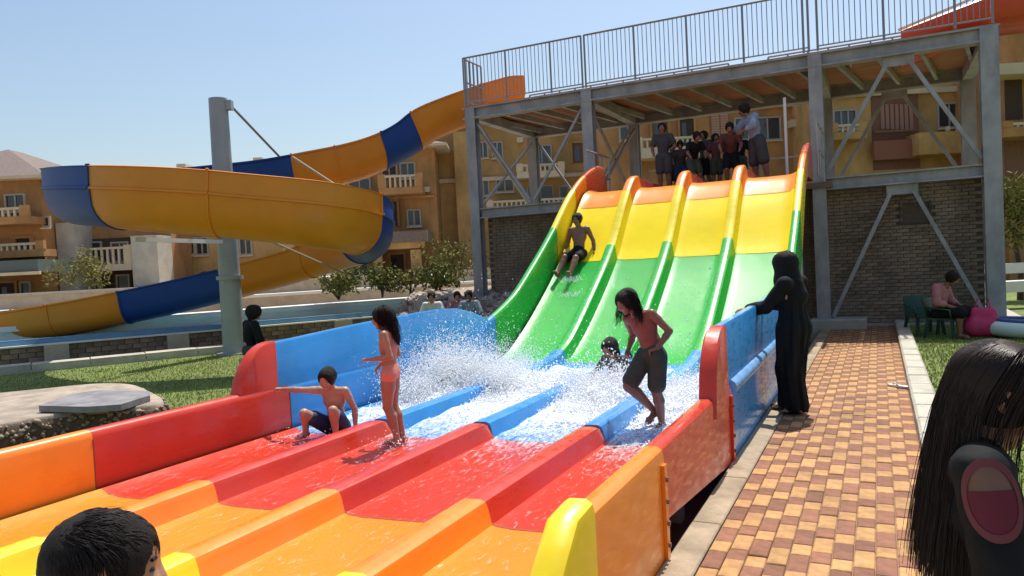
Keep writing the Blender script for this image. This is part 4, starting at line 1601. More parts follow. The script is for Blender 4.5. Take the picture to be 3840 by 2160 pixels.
        # clear the face
        d.cone(hc+s.hf*1.15*rh+s.hu*.02*rh, hc+s.hf*1.05*rh-s.hu*1.0*rh, front*rh, .85*rh, .01, None, True)
        for a, b, ra, rb in (long or []):
            P = lambda v: hc+s.hf*v[0]*rh+s.hs*v[1]*rh+s.hu*v[2]*rh
            d.cone(P(a), P(b), ra*rh, rb*rh, .02)
        V, F = d.mesh(vox or max(.005, s.vox*.8), (), noise)
        return mesh_obj('hair', V, F, m, s.root, True)


def add_strands(f, n, length, spread, r=.0035, back=.25):
    hc, rh = f.J['head'], f.rh
    cen = hc+f.hu*.20*rh-f.hf*.12*rh
    V, F = [], []
    for i in range(n):
        ph = nr.uniform(1.2, math.pi)*nr.choice([-1, 1])
        q = []
        rad = rh*(1.06+nr.uniform(0, .10))
        for k in range(5):
            th = .15+1.45*k/4
            q.append(cen+(f.hu*math.cos(th)+(f.hf*math.cos(ph)*1.1+f.hs*math.sin(ph)*.95)*math.sin(th))*rad)
        dr = np.array([0, 0, -1.0])-f.hf*nr.uniform(0, back)+f.hs*math.sin(ph)*spread+nr.normal(0, .045, 3)
        L = length*nr.uniform(.6, 1.1)
        for k in range(5):
            q.append(q[-1]+dr*L/5+nr.normal(0, .004, 3))
        n0 = len(V)
        for a_, p_ in enumerate(q):
            rr_ = r*(1-.07*a_)
            V.extend([p_+f.hs*rr_, p_-f.hs*rr_*.5+f.hf*rr_*.8, p_-f.hs*rr_*.5-f.hf*rr_*.8])
            if a_:
                for k in range(3):
                    F.append((n0+3*a_-3+k, n0+3*a_-3+(k+1) % 3, n0+3*a_+(k+1) % 3, n0+3*a_+k))
    mesh_obj('hair_strands', V, F, M_hair, f.root, True)['kind'] = 'stuff'


M_navy = mat('navy_cloth', (.02, .03, .09), .7, var=.2, vscale=12)
M_blackc = mat('black_cloth', (.007, .0075, .008), .8, var=.3, vscale=8, bump=.2, bscale=30, spec=.25)
M_olive = mat('dark_green_cloth', (.045, .055, .035), .75, var=.25, vscale=10, bump=.3, bscale=30)
M_pink = mat('coral_pink_cloth', (.72, .24, .17), .6, var=.12, vscale=14)
M_pinktop = mat('pink_cloth', (.52, .20, .15), .65, var=.15, vscale=10, bump=.2, bscale=40)
M_maroon = mat('maroon_cloth', (.10, .03, .025), .7, var=.2, vscale=8)
M_red = mat('dark_red_cloth', (.26, .075, .05), .65, var=.18, vscale=9, bump=.2, bscale=35)
M_paleblue = mat('pale_blue_cloth', (.27, .32, .41), .7, var=.15, vscale=8, bump=.2, bscale=25)
M_greyc = mat('charcoal_cloth', (.05, .05, .055), .75, var=.2, vscale=8)
M_whitec = mat('white_cloth', (.7, .68, .64), .75, var=.1, vscale=8)
M_rose = mat('rose_cloth', (.42, .16, .17), .75, var=.2, vscale=7, bump=.25, bscale=25)


def yaw_to(dx, dy):
    """turn so that the figure's front (-y) looks along (dx, dy)"""
    return math.atan2(dy, dx)+math.pi/2


# --- person standing between the first two red dividers, side view, looking left
zrun = .085
pose = dict(head=(0, -.028, .915), hf=(0, -1, -.12), chest=(0, .0, .715), pelvis=(0, .006, .53), neck=(0, -.008, .835),
            ell=(.125, .045, .645), wrl=(.09, -.10, .63), elr=(-.125, .03, .64), wrr=(-.075, -.085, .575), hdl=(0, -1, .0), hdr=(.1, -.7, -.7), hnl=(0, 0, -1), hnr=(0, 0, -1), curll=(.7,), curlr=(.9,),
            knl=(.035, -.02, .278), anl=(.028, .035, .045), tol=(.03, -.07, .015), knr=(-.04, .0, .275), anr=(-.03, .06, .045), tor=(-.032, -.045, .015),
            hipl=(.047, .004, .51), hipr=(-.047, .004, .51))
f = Fig('person', 'child in coral pink swimwear with long dark hair standing in the red run-out', (-3.95, 5.47, zrun), yaw_to(-.85, -.30), 1.25, pose, SK1, .0065, 1.12, fat=.97)
f.trunks(M_pink, .10, .007, 'swim_bottoms')
f.top(M_pinktop, 'swim_top', 0, .006, -.25)
f.hair_cap(e=.012, front=.66, long=[((-.5, .0, .3), (-1.0, .0, -.8), .55, .42), ((-1.0, .0, -.8), (-1.15, .05, -2.2), .42, .34), ((-1.15, .05, -2.2), (-1.2, .05, -3.0), .34, .15)])
add_strands(f, 260, .24, -.08, .003, .22)

# --- crouching boy holding the left wall
pose = dict(pelvis=(0, .10, .085), waist=(0, .115, .155), chest=(0, .09, .275), neck=(0, .05, .385), head=(-.01, .0, .465), hf=(-.1, -1, -.35), hu=(0, -.3, 1),
            shl=(.108, .06, .355), shr=(-.108, .055, .365), elr=(-.255, .03, .375), wrr=(-.40, .03, .385), hdr=(-1, .1, .05), hnr=(0, 0, -1), ell=(.165, .09, .205), wrl=(.175, .06, .06), hdl=(0, -.5, -.6), hnl=(0, 0, -1), curlr=(1.0,), curll=(.2,),
            hipl=(.058, .09, .07), knl=(.07, -.11, .235), anl=(.06, -.06, .05), tol=(.065, -.165, .02), hipr=(-.058, .09, .07), knr=(-.17, -.10, .215), anr=(-.20, -.03, .05), tor=(-.235, -.12, .02))
f = Fig('person', 'boy in dark blue trunks crouching and gripping the red side wall', (-4.72, 5.55, zrun), yaw_to(.30, -1), 1.22, pose, SK3, .007, 1.12)
f.trunks(M_navy, .62, .010)
f.hair_cap(e=.012, front=.60)

# --- long haired runner in dark shorts near the right wall
pose = dict(pelvis=(.015, 0, .525), waist=(-.005, .02, .60), chest=(-.05, .0, .705), neck=(-.095, -.045, .81), head=(-.125, -.085, .88), hf=(-.15, -1, -.45), hu=(-.1, -.35, 1),
            shl=(.025, -.01, .795), shr=(-.18, -.02, .755), ell=(.12, .05, .675), wrl=(.085, -.035, .57), hdl=(-.8, -.5, -.3), hnl=(0, 0, -1), elr=(-.20, .055, .63), wrr=(-.17, -.035, .545), curll=(1.1,), curlr=(1.0,),
            hipl=(.052, 0, .505), knl=(.045, -.02, .27), anl=(.035, .035, .045), tol=(.04, -.07, .015), hipr=(-.052, .0, .505), knr=(-.085, -.155, .315), anr=(-.02, .03, .125), tor=(-.015, -.055, .055))
f = Fig('person', 'long haired child in dark shorts striding up beside the right wall', (-1.86, 6.55, zrun), yaw_to(-.42, -1), 1.33, pose, SK2, .007, 1.08)
f.trunks(M_olive, .80, .012)
f.top(M_red, 'swim_vest', 0, .005, .85)
f.hair_cap(e=.018, front=.60, long=[((-.35, .55, .1), (-.25, .85, -1.3), .45, .40), ((-.25, .85, -1.3), (-.35, 1.3, -2.4), .40, .16), ((-.35, -.55, .1), (.1, -.8, -1.3), .42, .30), ((.1, -.8, -1.3), (.2, -.75, -2.1), .30, .10),
                                           ((-.6, 0, 0), (-.7, .3, -1.7), .6, .4)])
add_strands(f, 420, .22, .28, .003, .15)

# --- boy sliding down the first lane
pose = dict(pelvis=(0, .10, .10), waist=(0, .13, .17), chest=(0, .15, .29), neck=(0, .14, .40), head=(0, .115, .485), hf=(0, -1, -.15), shl=(.105, .15, .37), shr=(-.105, .15, .37),
            ell=(.155, .185, .235), wrl=(.19, .13, .10), hdl=(.2, -.5, -.6), elr=(-.15, .17, .235), wrr=(-.19, .10, .08), hdr=(-.2, -.5, -.6),
            hipl=(.055, .09, .085), knl=(.07, -.13, .045), anl=(.06, -.28, -.13), tol=(.065, -.36, -.10), hipr=(-.055, .09, .085), knr=(-.07, -.12, .06), anr=(-.09, -.27, -.12), tor=(-.10, -.35, -.09))
ysl = 12.78
f = Fig('person', 'boy in black shorts sliding down the leftmost lane', (-4.98, ysl, zf(ysl)-.02), yaw_to(-.06, -1), 1.62, pose, SK2, .010, 1.0)
f.trunks(M_blackc, .75, .012)
f.hair_cap(e=.010, front=.62)

# --- child just landed in the splash, only head and back out of the foam
pose = dict(pelvis=(0, .10, .07), waist=(0, .13, .14), chest=(0, .12, .26), neck=(0, .07, .37), head=(0, .03, .45), hf=(0, -1, -.4), hu=(0, -.3, 1), shl=(.105, .10, .34), shr=(-.105, .10, .34),
            ell=(.17, .14, .22), wrl=(.22, .2, .10), elr=(-.17, .05, .22), wrr=(-.2, -.08, .12),
            hipl=(.055, .09, .06), knl=(.06, -.14, .10), anl=(.055, -.36, .03), tol=(.06, -.41, .10), hipr=(-.055, .09, .06), knr=(-.06, -.13, .10), anr=(-.08, -.35, .03), tor=(-.09, -.40, .10))
f = Fig('person', 'wet dark haired child half hidden in the white splash', (-2.86, 8.25, .03), yaw_to(-.3, -1), 1.30, pose, SK2, .011, 1.1)
f.trunks(M_greyc, .7, .010)
f.top(M_greyc, 'swim_vest', .8, .006, .8)
f.hair_cap(e=.02, front=.62, long=[((-.5, .3, .2), (-.9, .5, -1.5), .6, .3)])

# --- woman in a black robe leaning on the blue wall
H = 1.64
pose = dict(head=(0, -.05, .915), hf=(.0, -1, -.2), neck=(0, -.03, .835), chest=(0, -.01, .715), ell=(.14, -.11, .66), wrl=(.115, -.245, .645), elr=(-.135, -.12, .665), wrr=(-.09, -.26, .65), hdl=(0, -1, -.1), hdr=(0, -1, -.1), hnl=(0, 0, -1), hnr=(0, 0, -1),
            anr=(-.04, -.08, .045), tor=(-.045, -.175, .015), knr=(-.045, -.055, .28), anl=(.04, .03, .045), tol=(.05, -.07, .015))
f = Fig('person', 'woman in a long black robe and headscarf standing on the path beside the blue wall', (-.78, 7.95, .005), yaw_to(-1, .35), H, pose, SK3, .009, .95)
j = f.J
cn = [(j['neck']-(0, 0, .05), j['chest'], .09, .135, .06, (f.fr, 1.15)), (j['chest'], j['pelvis'], .135, .145, .06, (f.fr, 1.1)), (j['pelvis'], (j['knl']+j['knr'])/2, .145, .125, .06), ((j['knl']+j['knr'])/2, (j['anl']+j['anr'])/2+(0, 0, .02), .125, .115, .06),
      (j['hipr'], j['knr'], .125, .105, .06), (j['hipl'], j['knl'], .125, .105, .06), (j['knr'], j['anr']+(0, 0, .01), .105, .095, .05), (j['knl'], j['anl']+(0, 0, .01), .105, .095, .05), (j['shl'], j['shr'], .068, .068, .05)]
for q in 'lr':
    cn += [(j['sh'+q], j['el'+q], .066, .062, .04), (j['el'+q], j['el'+q]+(j['wr'+q]-j['el'+q])*.85, .062, .058, .04)]
f.wear('robe', M_blackc, cn, [((0, 0, .045), (0, 0, -1))], .011, None, (f.loc[0], f.loc[1], 1.45, .012, 9))
hc = j['head']
cn = [(hc+f.hu*.02-f.hf*.0, hc+f.hu*.02-f.hf*.035, .112, .112, .02), (hc-f.hf*.02-f.hu*.05, j['neck']-(0, 0, .04), .10, .12, .05), (j['neck']-(0, 0, .03), j['chest']-f.hf*.02, .125, .14, .06), (hc+f.hf*.14-f.hu*.02, hc+f.hf*.12-f.hu*.05, .075, .07, .01, None, True)]
f.wear('headscarf', M_blackc, cn, (), .011, (.003, 30))
f.wear('shoe', mat('shoe_black', (.015, .015, .016), .4), [(j['anr']+(0, 0, -.035), j['tor']+(0, 0, .005), .040, .034, .02)], [((0, 0, .008), (0, 0, -1))])
f.wear('shoe', mat('shoe_black', ()), [(j['anl']+(0, 0, -.035), j['tol']+(0, 0, .005), .040, .034, .02)], [((0, 0, .008), (0, 0, -1))])

# --- small standing or sitting figures, built once per pose
SIT = dict(pelvis=(0, .06, .27), waist=(0, .065, .34), chest=(0, .04, .455), neck=(0, .02, .575), head=(0, -.015, .655), shl=(.105, .03, .54), shr=(-.105, .03, .54), ell=(.15, .01, .39), wrl=(.10, -.13, .33), elr=(-.15, .01, .39), wrr=(-.10, -.13, .33),
           hipl=(.055, .05, .26), knl=(.075, -.19, .275), anl=(.07, -.17, .045), tol=(.08, -.275, .015), hipr=(-.055, .05, .26), knr=(-.075, -.19, .275), anr=(-.07, -.17, .045), tor=(-.08, -.275, .015))
CROSS = dict(pelvis=(0, .06, .08), waist=(0, .07, .15), chest=(0, .05, .27), neck=(0, .02, .39), head=(0, -.02, .47), hf=(0, -1, -.25), shl=(.105, .03, .355), shr=(-.105, .03, .355), ell=(.155, -.02, .22), wrl=(.08, -.13, .14), elr=(-.155, -.02, .22), wrr=(-.08, -.13, .14),
             hipl=(.055, .05, .07), knl=(.15, -.14, .17), anl=(.03, -.19, .045), tol=(-.05, -.23, .03), hipr=(-.055, .05, .07), knr=(-.15, -.14, .17), anr=(-.03, -.17, .06), tor=(.05, -.21, .04))

def atY(x, y, Y):
    d = ray(x/DPX, y/DPX)
    return _C+d*(Y/d[1])


LEAN = dict(pelvis=(0, .05, .50), waist=(0, .03, .57), chest=(0, -.03, .67), neck=(0, -.09, .77), head=(0, -.14, .84), hf=(0, -1, -.5), hu=(0, -.4, 1), shl=(.108, -.06, .735), shr=(-.108, -.06, .735), ell=(.15, -.10, .60), wrl=(.12, -.17, .50), elr=(-.15, -.10, .60), wrr=(-.12, -.17, .50),
            hipl=(.052, .05, .48), hipr=(-.052, .05, .48), knl=(.065, -.05, .27), knr=(-.065, -.05, .27))
deck = [(1668, 16.45, 1.58, {}, SK2, M_greyc, M_greyc, 'thin child at the left of the group waiting on the slide deck'),
        (1712, 16.75, 1.25, LEAN, SK2, M_greyc, M_navy, 'child in grey bending forward behind the second lane crest'),
        (1745, 16.40, 1.36, LEAN, SK2, M_blackc, M_olive, 'child in a black top leaning on the third divider'),
        (1800, 16.80, 1.26, {}, SK2, M_maroon, M_olive, 'child in a dark red top standing in front of the shutter'),
        (1838, 16.45, 1.48, LEAN, SK2, M_maroon, M_blackc, 'child in dark red bending beside the pale blue shirted attendant'),
        (1690, 17.1, 1.18, {}, SK2, M_navy, M_greyc, 'child in navy half hidden second from the left on the slide deck'),
        (1772, 17.0, 1.38, {}, SK2, M_greyc, M_blackc, 'dark haired child just left of the shutter on the slide deck'),
        (1862, 17.1, 1.30, {}, SK2, M_blackc, M_greyc, 'child in black half hidden behind the pale blue shirted attendant')]
for (x, y, hh, po0, sk, mt, ms, lab) in deck:
    po = dict(ell=(.15+rng.uniform(-.01, .02), -.01, .645), wrl=(.10, -.09, .56+rng.uniform(0, .05)), elr=(-.15, 0, .64), wrr=(-.12, -.07, .53))
    po.update(po0)
    xx = atY(x, 370, y)[0]
    f = Fig('person', lab, (xx, y, 3.025), yaw_to(rng.uniform(-.9, .9), -1), hh, po, sk, .015, 1.06, 'people waiting on the slide deck', hands=False)
    f.trunks(ms, .8, .012, vox=.014)
    f.top(mt, 'shirt', .6, .012, .9, vox=.014)
    f.hair_cap(e=.014, front=.6, vox=.012, noise=None)
pose = dict(chest=(-.03, -.03, .70), neck=(-.06, -.07, .805), head=(-.075, -.11, .885), hf=(-.5, -1, -.35), shl=(.05, -.05, .79), shr=(-.155, -.05, .775), ell=(.11, -.12, .67), wrl=(.03, -.2, .62), elr=(-.19, -.14, .66), wrr=(-.17, -.23, .70), anl=(.11, .05, .045), knl=(.09, .02, .28), tol=(.10, -.05, .015))
f = Fig('person', 'attendant in a pale blue shirt and dark trousers leaning over on the slide deck', (atY(1905, 370, 16.35)[0], 16.35, 3.025), yaw_to(-.8, -.7), 1.80, pose, SK2, .014, .95, 'people waiting on the slide deck')
f.trunks(M_greyc, .98, .02, 'trousers', .014)
f.top(M_paleblue, 'shirt', 1.5, .02, .95, .014, (.003, 40))
f.hair_cap(e=.012, front=.6, vox=.012)

# seated people near the brick wall and on the banks
f = Fig('person', 'person in a rose striped top sitting on a green chair by the brick wall', (1.0, 14.85, .0), yaw_to(.75, -.4), 1.62, dict(SIT, head=(0, -.09, .63), neck=(0, -.03, .565), hf=(0, -1, -.6)), SK2, .013, .95)
f.top(M_rose, 'shirt', 1.4, .018, .9, .014, (.003, 40))
f.trunks(M_blackc, .98, .02, 'trousers', .014)
f.hair_cap(e=.014, front=.6, vox=.012)

bank = [(cp(-1.75, 16.2), CROSS, 1.55, SK1, M_whitec, M_greyc, 'person in white sitting on the stony bank below the porch house'),
        (cp(-1.25, 16.9), CROSS, 1.45, SK1, M_rose, M_navy, 'person in a rose top sitting among the stones on the bank'),
        (cp(-.95, 16.3), CROSS, 1.50, SK2, M_paleblue, M_blackc, 'person in pale blue sitting on the bank nearest the tower column')]
for (p, ps, hh, sk, mt, ms, lab) in bank:
    f = Fig('person', lab, (p[0], p[1], .30), yaw_to(rng.uniform(-.3, .8), -1), hh, ps, sk, .014, 1.0, 'people sitting on the stony bank', hands=False)
    f.top(mt, 'shirt', 1.2, .016, .9, .014)
    f.trunks(ms, .9, .018, 'trousers', .014)
    f.hair_cap(e=.014, front=.6, vox=.012)
p = atb(640, 850, 12.5)
f = Fig('person', 'dark haired person in black sitting on the lawn behind the red guard end', (p[0], p[1], .0), yaw_to(.4, 1), 1.6, SIT, SK1, .013, 1.0)
f.top(M_blackc, 'shirt', 1.2, .016, .9, .014)
f.trunks(M_greyc, .95, .018, 'trousers', .014)
f.hair_cap(e=.03, front=.55, vox=.012, long=[((-.5, 0, .1), (-.8, 0, -1.6), .7, .4)])
p_ = (p[0], p[1])
MB().box(p_[0]-.22, p_[0]+.22, p_[1]-.16, p_[1]+.22, -.02, .30, .02).build('seat_block', M_tan).__setitem__('label', 'low tan stone block under the person behind the red guard end')
bpy.data.objects['seat_block']['category'] = 'block'
# ------------------------------------------------------------------ the two children standing close to the viewpoint
def strands(paths, r, name, m, parent):
    V, F = [], []
    for P in paths:
        P = np.asarray(P)
        n = len(P)
        D = np.gradient(P, axis=0)
        D /= np.linalg.norm(D, axis=1)[:, None]+1e-9
        A = np.cross(D, (0.31, .7, .64))
        A /= np.linalg.norm(A, axis=1)[:, None]+1e-9
        B = np.cross(D, A)
        rr = r*np.linspace(1, .35, n)
        base = len(V)
        for i in range(n):
            for k in range(3):
                a = 2*math.pi*k/3
                V.append(P[i]+rr[i]*(A[i]*math.cos(a)+B[i]*math.sin(a)))
        for i in range(n-1):
            for k in range(3):
                k2 = (k+1) % 3
                F.append((base+i*3+k, base+i*3+k2, base+(i+1)*3+k2, base+(i+1)*3+k))
    return mesh_obj(name, V, F, m, parent, True)


M_strand = mat('hair_strand', (.018, .012, .010), .5, spec=.25)
M_strand2 = mat('hair_strand_brown', (.030, .017, .012), .48, spec=.3)

# --- boy at the lower left
top = atb(240, 1312, 1.36)
H = 1.26
look = R2*.90+G2*.42
f = Fig('person', 'boy with short wet black hair standing close by at the lower left', (top[0], top[1], top[2]-H*.985), yaw_to(look[0], look[1]), H,
        dict(hf=(0, -1, -.18)), SK1, .0075, 1.10)
f.trunks(M_navy, .8, .014)
f.hair_cap(e=.006, front=.70, vox=.006, noise=(.0016, 260))
hc, rh = f.J['head'], f.rh
cen = hc+f.hu*.20*rh-f.hf*.12*rh
paths = []
for i in range(7000):
    u = nr.uniform(-.45, 1)
    ph = nr.uniform(0, 2*math.pi)
    st = math.sqrt(1-u*u)
    d = f.hu*u+(f.hf*math.cos(ph)*1.12+f.hs*math.sin(ph)*.90)*st
    fw = math.cos(ph)*st
    if fw > .50 and u < .55:
        continue
    if u < -.1 and fw > -.1:
        continue
    p = cen+d*rh*1.03
    nrm = d/np.linalg.norm(d)
    clump = math.sin(ph*9+u*7)*.5+math.sin(ph*4-u*11)*.5
    fl = f.hf*(.8 if u > .35 else .25)-f.hu*(1.0 if u < .5 else .25)+f.hs*(clump*.5+nr.normal(0, .18))
    fl = fl-nrm*(fl@nrm)
    fl /= np.linalg.norm(fl)+1e-9
    L = nr.uniform(.022, .040)*(1.25 if fw > .3 and u > .3 else 1)
    lift = .10+.16*max(0, clump)+nr.normal(0, .04)
    q = [p]
    dd = fl*.9+nrm*lift
    for k in range(4):
        q.append(q[-1]+dd*L/4)
        rel = q[-1]-cen
        e_ = math.sqrt((rel@f.hf/1.12)**2+(rel@f.hs/.90)**2+(rel@f.hu)**2)
        nn = rel/np.linalg.norm(rel)
        dd = dd-nn*.16+np.array([0, 0, -.06])
        if e_ < rh*1.01:
            q[-1] = cen+rel/e_*rh*1.01
    paths.append(q)
for i in range(16):
    a = nr.uniform(-.5, .5)
    p = cen+(f.hf*1.06*math.cos(a)+f.hs*.85*math.sin(a))*rh*.80+f.hu*rh*.62
    q = [p]
    dd = f.hf*.5-f.hu*.25+f.hs*nr.normal(0, .2)
    for k in range(5):
        q.append(q[-1]+dd*.013)
        dd = dd-f.hu*.22-f.hf*.04
    paths.append(q)
strands(paths, .0011, 'hair_strands', M_strand, f.root)['kind'] = 'stuff'

# --- girl at the lower right, head bent, long brown-black hair
top = atb(2512, 888, 1.76)
H = 1.42
look = R2*.90-G2*.40
f = Fig('person', 'girl with long dark hair and a pink shoulder patch at the lower right', (top[0]-look[0]*.06, top[1]-look[1]*.06, top[2]-H*.975), yaw_to(look[0], look[1]), H,
        dict(hf=(0, -1, -.55), hu=(0, -.5, 1), head=(0, -.045, .905), neck=(0, -.015, .83), ell=(.14, .0, .64), elr=(-.14, -.02, .64), wrl=(.12, -.12, .56), wrr=(-.12, -.12, .56)), SK1, .008, 1.10)
f.top(M_blackc, 'top', 1.0, .014, 1.0, .010, (.003, 45))
f.trunks(M_greyc, .98, .016, 'leggings', .010)
f.hair_cap(e=.012, front=.66, vox=.008, noise=(.0012, 180))
hc, rh = f.J['head'], f.rh
cen = hc+f.hu*.20*rh-f.hf*.12*rh
paths = []
dn = np.array([0, 0, -1.0])
bk = -np.array([look[0], look[1], 0])
for i in range(5200):
    ph = nr.uniform(-math.pi, math.pi)
    if .95 < abs(ph) < 1.9 and nr.random() < .93:
        ph = math.copysign(nr.uniform(1.85, 2.5), ph)
    front = abs(ph) < .95
    if front and nr.random() < .35:
        continue
    off = nr.uniform(0, .5)
    q = []
    rad = rh*(1.035+nr.uniform(0, .09))
    thmax = (1.15 if front else 1.75)
    for k in range(8):
        th = .04+off*.6+(thmax-.04-off*.6)*k/7
        q.append(cen+(f.hu*math.cos(th)+(f.hf*math.cos(ph)*1.14+f.hs*math.sin(ph)*.93)*math.sin(th))*rad)
    last = q[-1]
    out = (q[-1]-q[-2])
    out /= np.linalg.norm(out)
    if front:
        L = nr.uniform(.05, .13)
        n = 4
        drift = f.hs*math.sin(ph)*.35+nr.normal(0, .10, 3)
    else:
        L = nr.uniform(.36, .52)
        n = 9
        drift = bk*nr.uniform(.02, .26)+f.hs*math.sin(ph)*.10+nr.normal(0, .05, 3)
    ph2 = nr.uniform(0, 6.28)
    for k in range(n):
        t = (k+1)/n
        w_ = max(0, 1-3*t)
        last = last+(out*w_+(dn+drift*(1-.6*t))*(1-w_))*L/n+f.hs*.003*math.sin(ph2+t*9)
        q.append(last)
    paths.append(q)
strands(paths, .0015, 'hair_strands', M_strand2, f.root)['kind'] = 'stuff'
# pink oval patch with a magenta middle on the near shoulder
shc = f.J['shr']
if (f.J['shl']-_C)@(f.J['shl']-_C) < (shc-_C)@(shc-_C):
    shc = f.J['shl']
sd_ = shc-(f.J['shl']+f.J['shr'])/2
sd_ /= np.linalg.norm(sd_)
pc = shc+(f.J['elr' if shc is f.J['shr'] else 'ell']-shc)*.22
axv = f.J['elr' if shc is f.J['shr'] else 'ell']-shc
axv /= np.linalg.norm(axv)
fv = np.cross(sd_, axv)
fv /= np.linalg.norm(fv)
sd_ = np.cross(axv, fv)
if sd_@(shc-(f.J['shl']+f.J['shr'])/2) < 0:
    sd_ = -sd_


def oval(s0, s1, lift, name, m):
    rings = []
    for s_ in np.linspace(s0, s1, 7):
        ring = []
        for k in range(36):
            a = 2*math.pi*k/36
            u_, v_ = .088*s_*math.cos(a), .062*s_*math.sin(a)
            R_ = .062+lift
            ang = v_/R_
            ring.append(pc+axv*u_+sd_*(R_*math.cos(ang)-.001-.10*max(0, -u_)*.6)+fv*R_*math.sin(ang))
        rings.append(ring)
    return MB().loft(rings, True, False).build(name, m, f.root, smooth=True)


oval(.02, .86, .0085, 'shoulder_opening', skin('shaded_tan', (.17, .08, .05)))  # her tan skin in a darker copy: shoulder shade put into the colour
oval(.80, 1.0, .012, 'pink_trim', mat('pink_trim', (.15, .032, .034), .8))
rings = []
m = MB()
for s_ in np.linspace(-.22, .84, 12):
    row_ = []
    for v in np.linspace(-.82, .82, 12):
        u_ = .088*s_
        v_ = .062*v*math.sqrt(max(0, 1-(s_/.90)**2))*.97
        R_ = .062+.0105
        ang = v_/R_
        row_.append(pc+axv*u_+sd_*(R_*math.cos(ang)-.001-.10*max(0, -u_)*.6)+fv*R_*math.sin(ang))
    rings.append(row_)
m.loft(rings, False, False).build('magenta_band', mat('magenta_cloth', (.125, .009, .020), .8), f.root, smooth=True)
# ------------------------------------------------------------------ water on the run-out and the splash
def water_mat(name, foam0, foam1, scale, tint=(.75, .88, .95), refl=1.0):
    m = bpy.data.materials.new(name)
    m.use_nodes = True
    t = m.node_tree
    t.nodes.clear()
    out = t.nodes.new('ShaderNodeOutputMaterial')
    tr = t.nodes.new('ShaderNodeBsdfTransparent')
    tr.inputs[0].default_value = (*tint, 1)
    gl = t.nodes.new('ShaderNodeBsdfGlossy')
    gl.inputs['Roughness'].default_value = .07
    fr = t.nodes.new('ShaderNodeFresnel')
    fr.inputs['IOR'].default_value = 1.36
    mx = t.nodes.new('ShaderNodeMixShader')
    df = t.nodes.new('ShaderNodeBsdfDiffuse')
    df.inputs[0].default_value = (.86, .90, .93, 1)
    mx2 = t.nodes.new('ShaderNodeMixShader')
    tc = t.nodes.new('ShaderNodeTexCoord')
    mp = t.nodes.new('ShaderNodeMapping')
    mp.inputs['Scale'].default_value = (2.3, .85, 1.0)
    n = t.nodes.new('ShaderNodeTexNoise')
    n.inputs['Scale'].default_value = scale
    n.inputs['Detail'].default_value = 9
    n.inputs['Roughness'].default_value = .72
    n.inputs['Distortion'].default_value = 1.2
    mr = t.nodes.new('ShaderNodeMapRange')
    mr.inputs['From Min'].default_value = foam0
    mr.inputs['From Max'].default_value = foam1
    mr.inputs['To Max'].default_value = .9
    n2 = t.nodes.new('ShaderNodeTexNoise')
    n2.inputs['Scale'].default_value = 15
    n2.inputs['Detail'].default_value = 6
    b = t.nodes.new('ShaderNodeBump')
    b.inputs['Strength'].default_value = .7
    b.inputs['Distance'].default_value = .03
    L = t.links.new
    L(tc.outputs['Object'], mp.inputs[0])
    L(mp.outputs[0], n.inputs['Vector'])
    L(mp.outputs[0], n2.inputs['Vector'])
    L(n2.outputs['Fac'], b.inputs['Height'])
    L(b.outputs[0], gl.inputs['Normal'])
    L(b.outputs[0], fr.inputs['Normal'])
    ml = t.nodes.new('ShaderNodeMath')
    ml.operation = 'MULTIPLY'
    ml.inputs[1].default_value = refl
    L(fr.outputs[0], ml.inputs[0])
    L(ml.outputs[0], mx.inputs[0])
    L(tr.outputs[0], mx.inputs[1])
    L(gl.outputs[0], mx.inputs[2])
    ge = t.nodes.new('ShaderNodeNewGeometry')
    sx = t.nodes.new('ShaderNodeSeparateXYZ')
    rp = t.nodes.new('ShaderNodeMapRange')
    rp.interpolation_type = 'SMOOTHSTEP'
    rp.inputs['From Min'].default_value = 4.4
    rp.inputs['From Max'].default_value = 7.2
    rp.inputs['To Min'].default_value = -.02
    rp.inputs['To Max'].default_value = .29
    ad = t.nodes.new('ShaderNodeMath')
    ad.operation = 'ADD'
    L(ge.outputs['Position'], sx.inputs[0])
    L(sx.outputs['Y'], rp.inputs[0])
    L(n.outputs['Fac'], ad.inputs[0])
    L(rp.outputs[0], ad.inputs[1])
    L(ad.outputs[0], mr.inputs[0])
    L(mr.outputs[0], mx2.inputs[0])
    L(mx.outputs[0], mx2.inputs[1])
    L(df.outputs[0], mx2.inputs[2])
    L(mx2.outputs[0], out.inputs[0])
    return m


M_film = M_pool = water_mat('running_water', .56, .86, 10.0, (.97, .985, .99), .22)
M_foam = mat('foam_white', (.90, .93, .95), .55, var=.04, vscale=14, bump=.5, bscale=45)


def wave(x, y):
    return (.010*math.sin(5.1*x+1.7*y+math.sin(3*x))+.008*math.sin(9.3*y-3.1*x)+.006*math.sin(17*x+6*y)+.006*math.sin(13*y+4*x))


WT = thing('run_out_water', 'thin sheet of running water over the red and orange lanes', 'water', (-3.26, 4.5, .1))
PW_ = thing('splash_pool_water', 'churned pale water over the blue lanes', 'water', (-3.26, 7.6, .1))
for root in (WT, PW_):
    root['kind'] = 'stuff'
for i in range(4):
    xa, xb = XD[i]+.155, XD[i+1]-.155
    for root, m_, y0, y1, lift, amp, ny in ((WT, M_film, 2.3, 5.86, .022, .5, 90), (PW_, M_pool, 5.86, 9.7, .022, .5, 90)):
        m = MB()
        rows = []
        for a in range(ny+1):
            y = y0+(y1-y0)*a/ny
            rr = []
            for c in range(17):
                x = xa+(xb-xa)*c/16
                edge = min(1, min(c, 16-c)/2.5)
                ya = shear(x, y)
                rr.append((x, ya, zf(y)+lift+.04*min(1, max(0, (y-5.86)/1.6))+wave(x, ya)*(.5+.8*min(1, max(0, (y-5.6)/1.5)))+.012*(1-edge)))
            rows.append(rr)
        m.loft(rows, False, False)
        m.build('lane_water_sheet', m_, root, smooth=True)

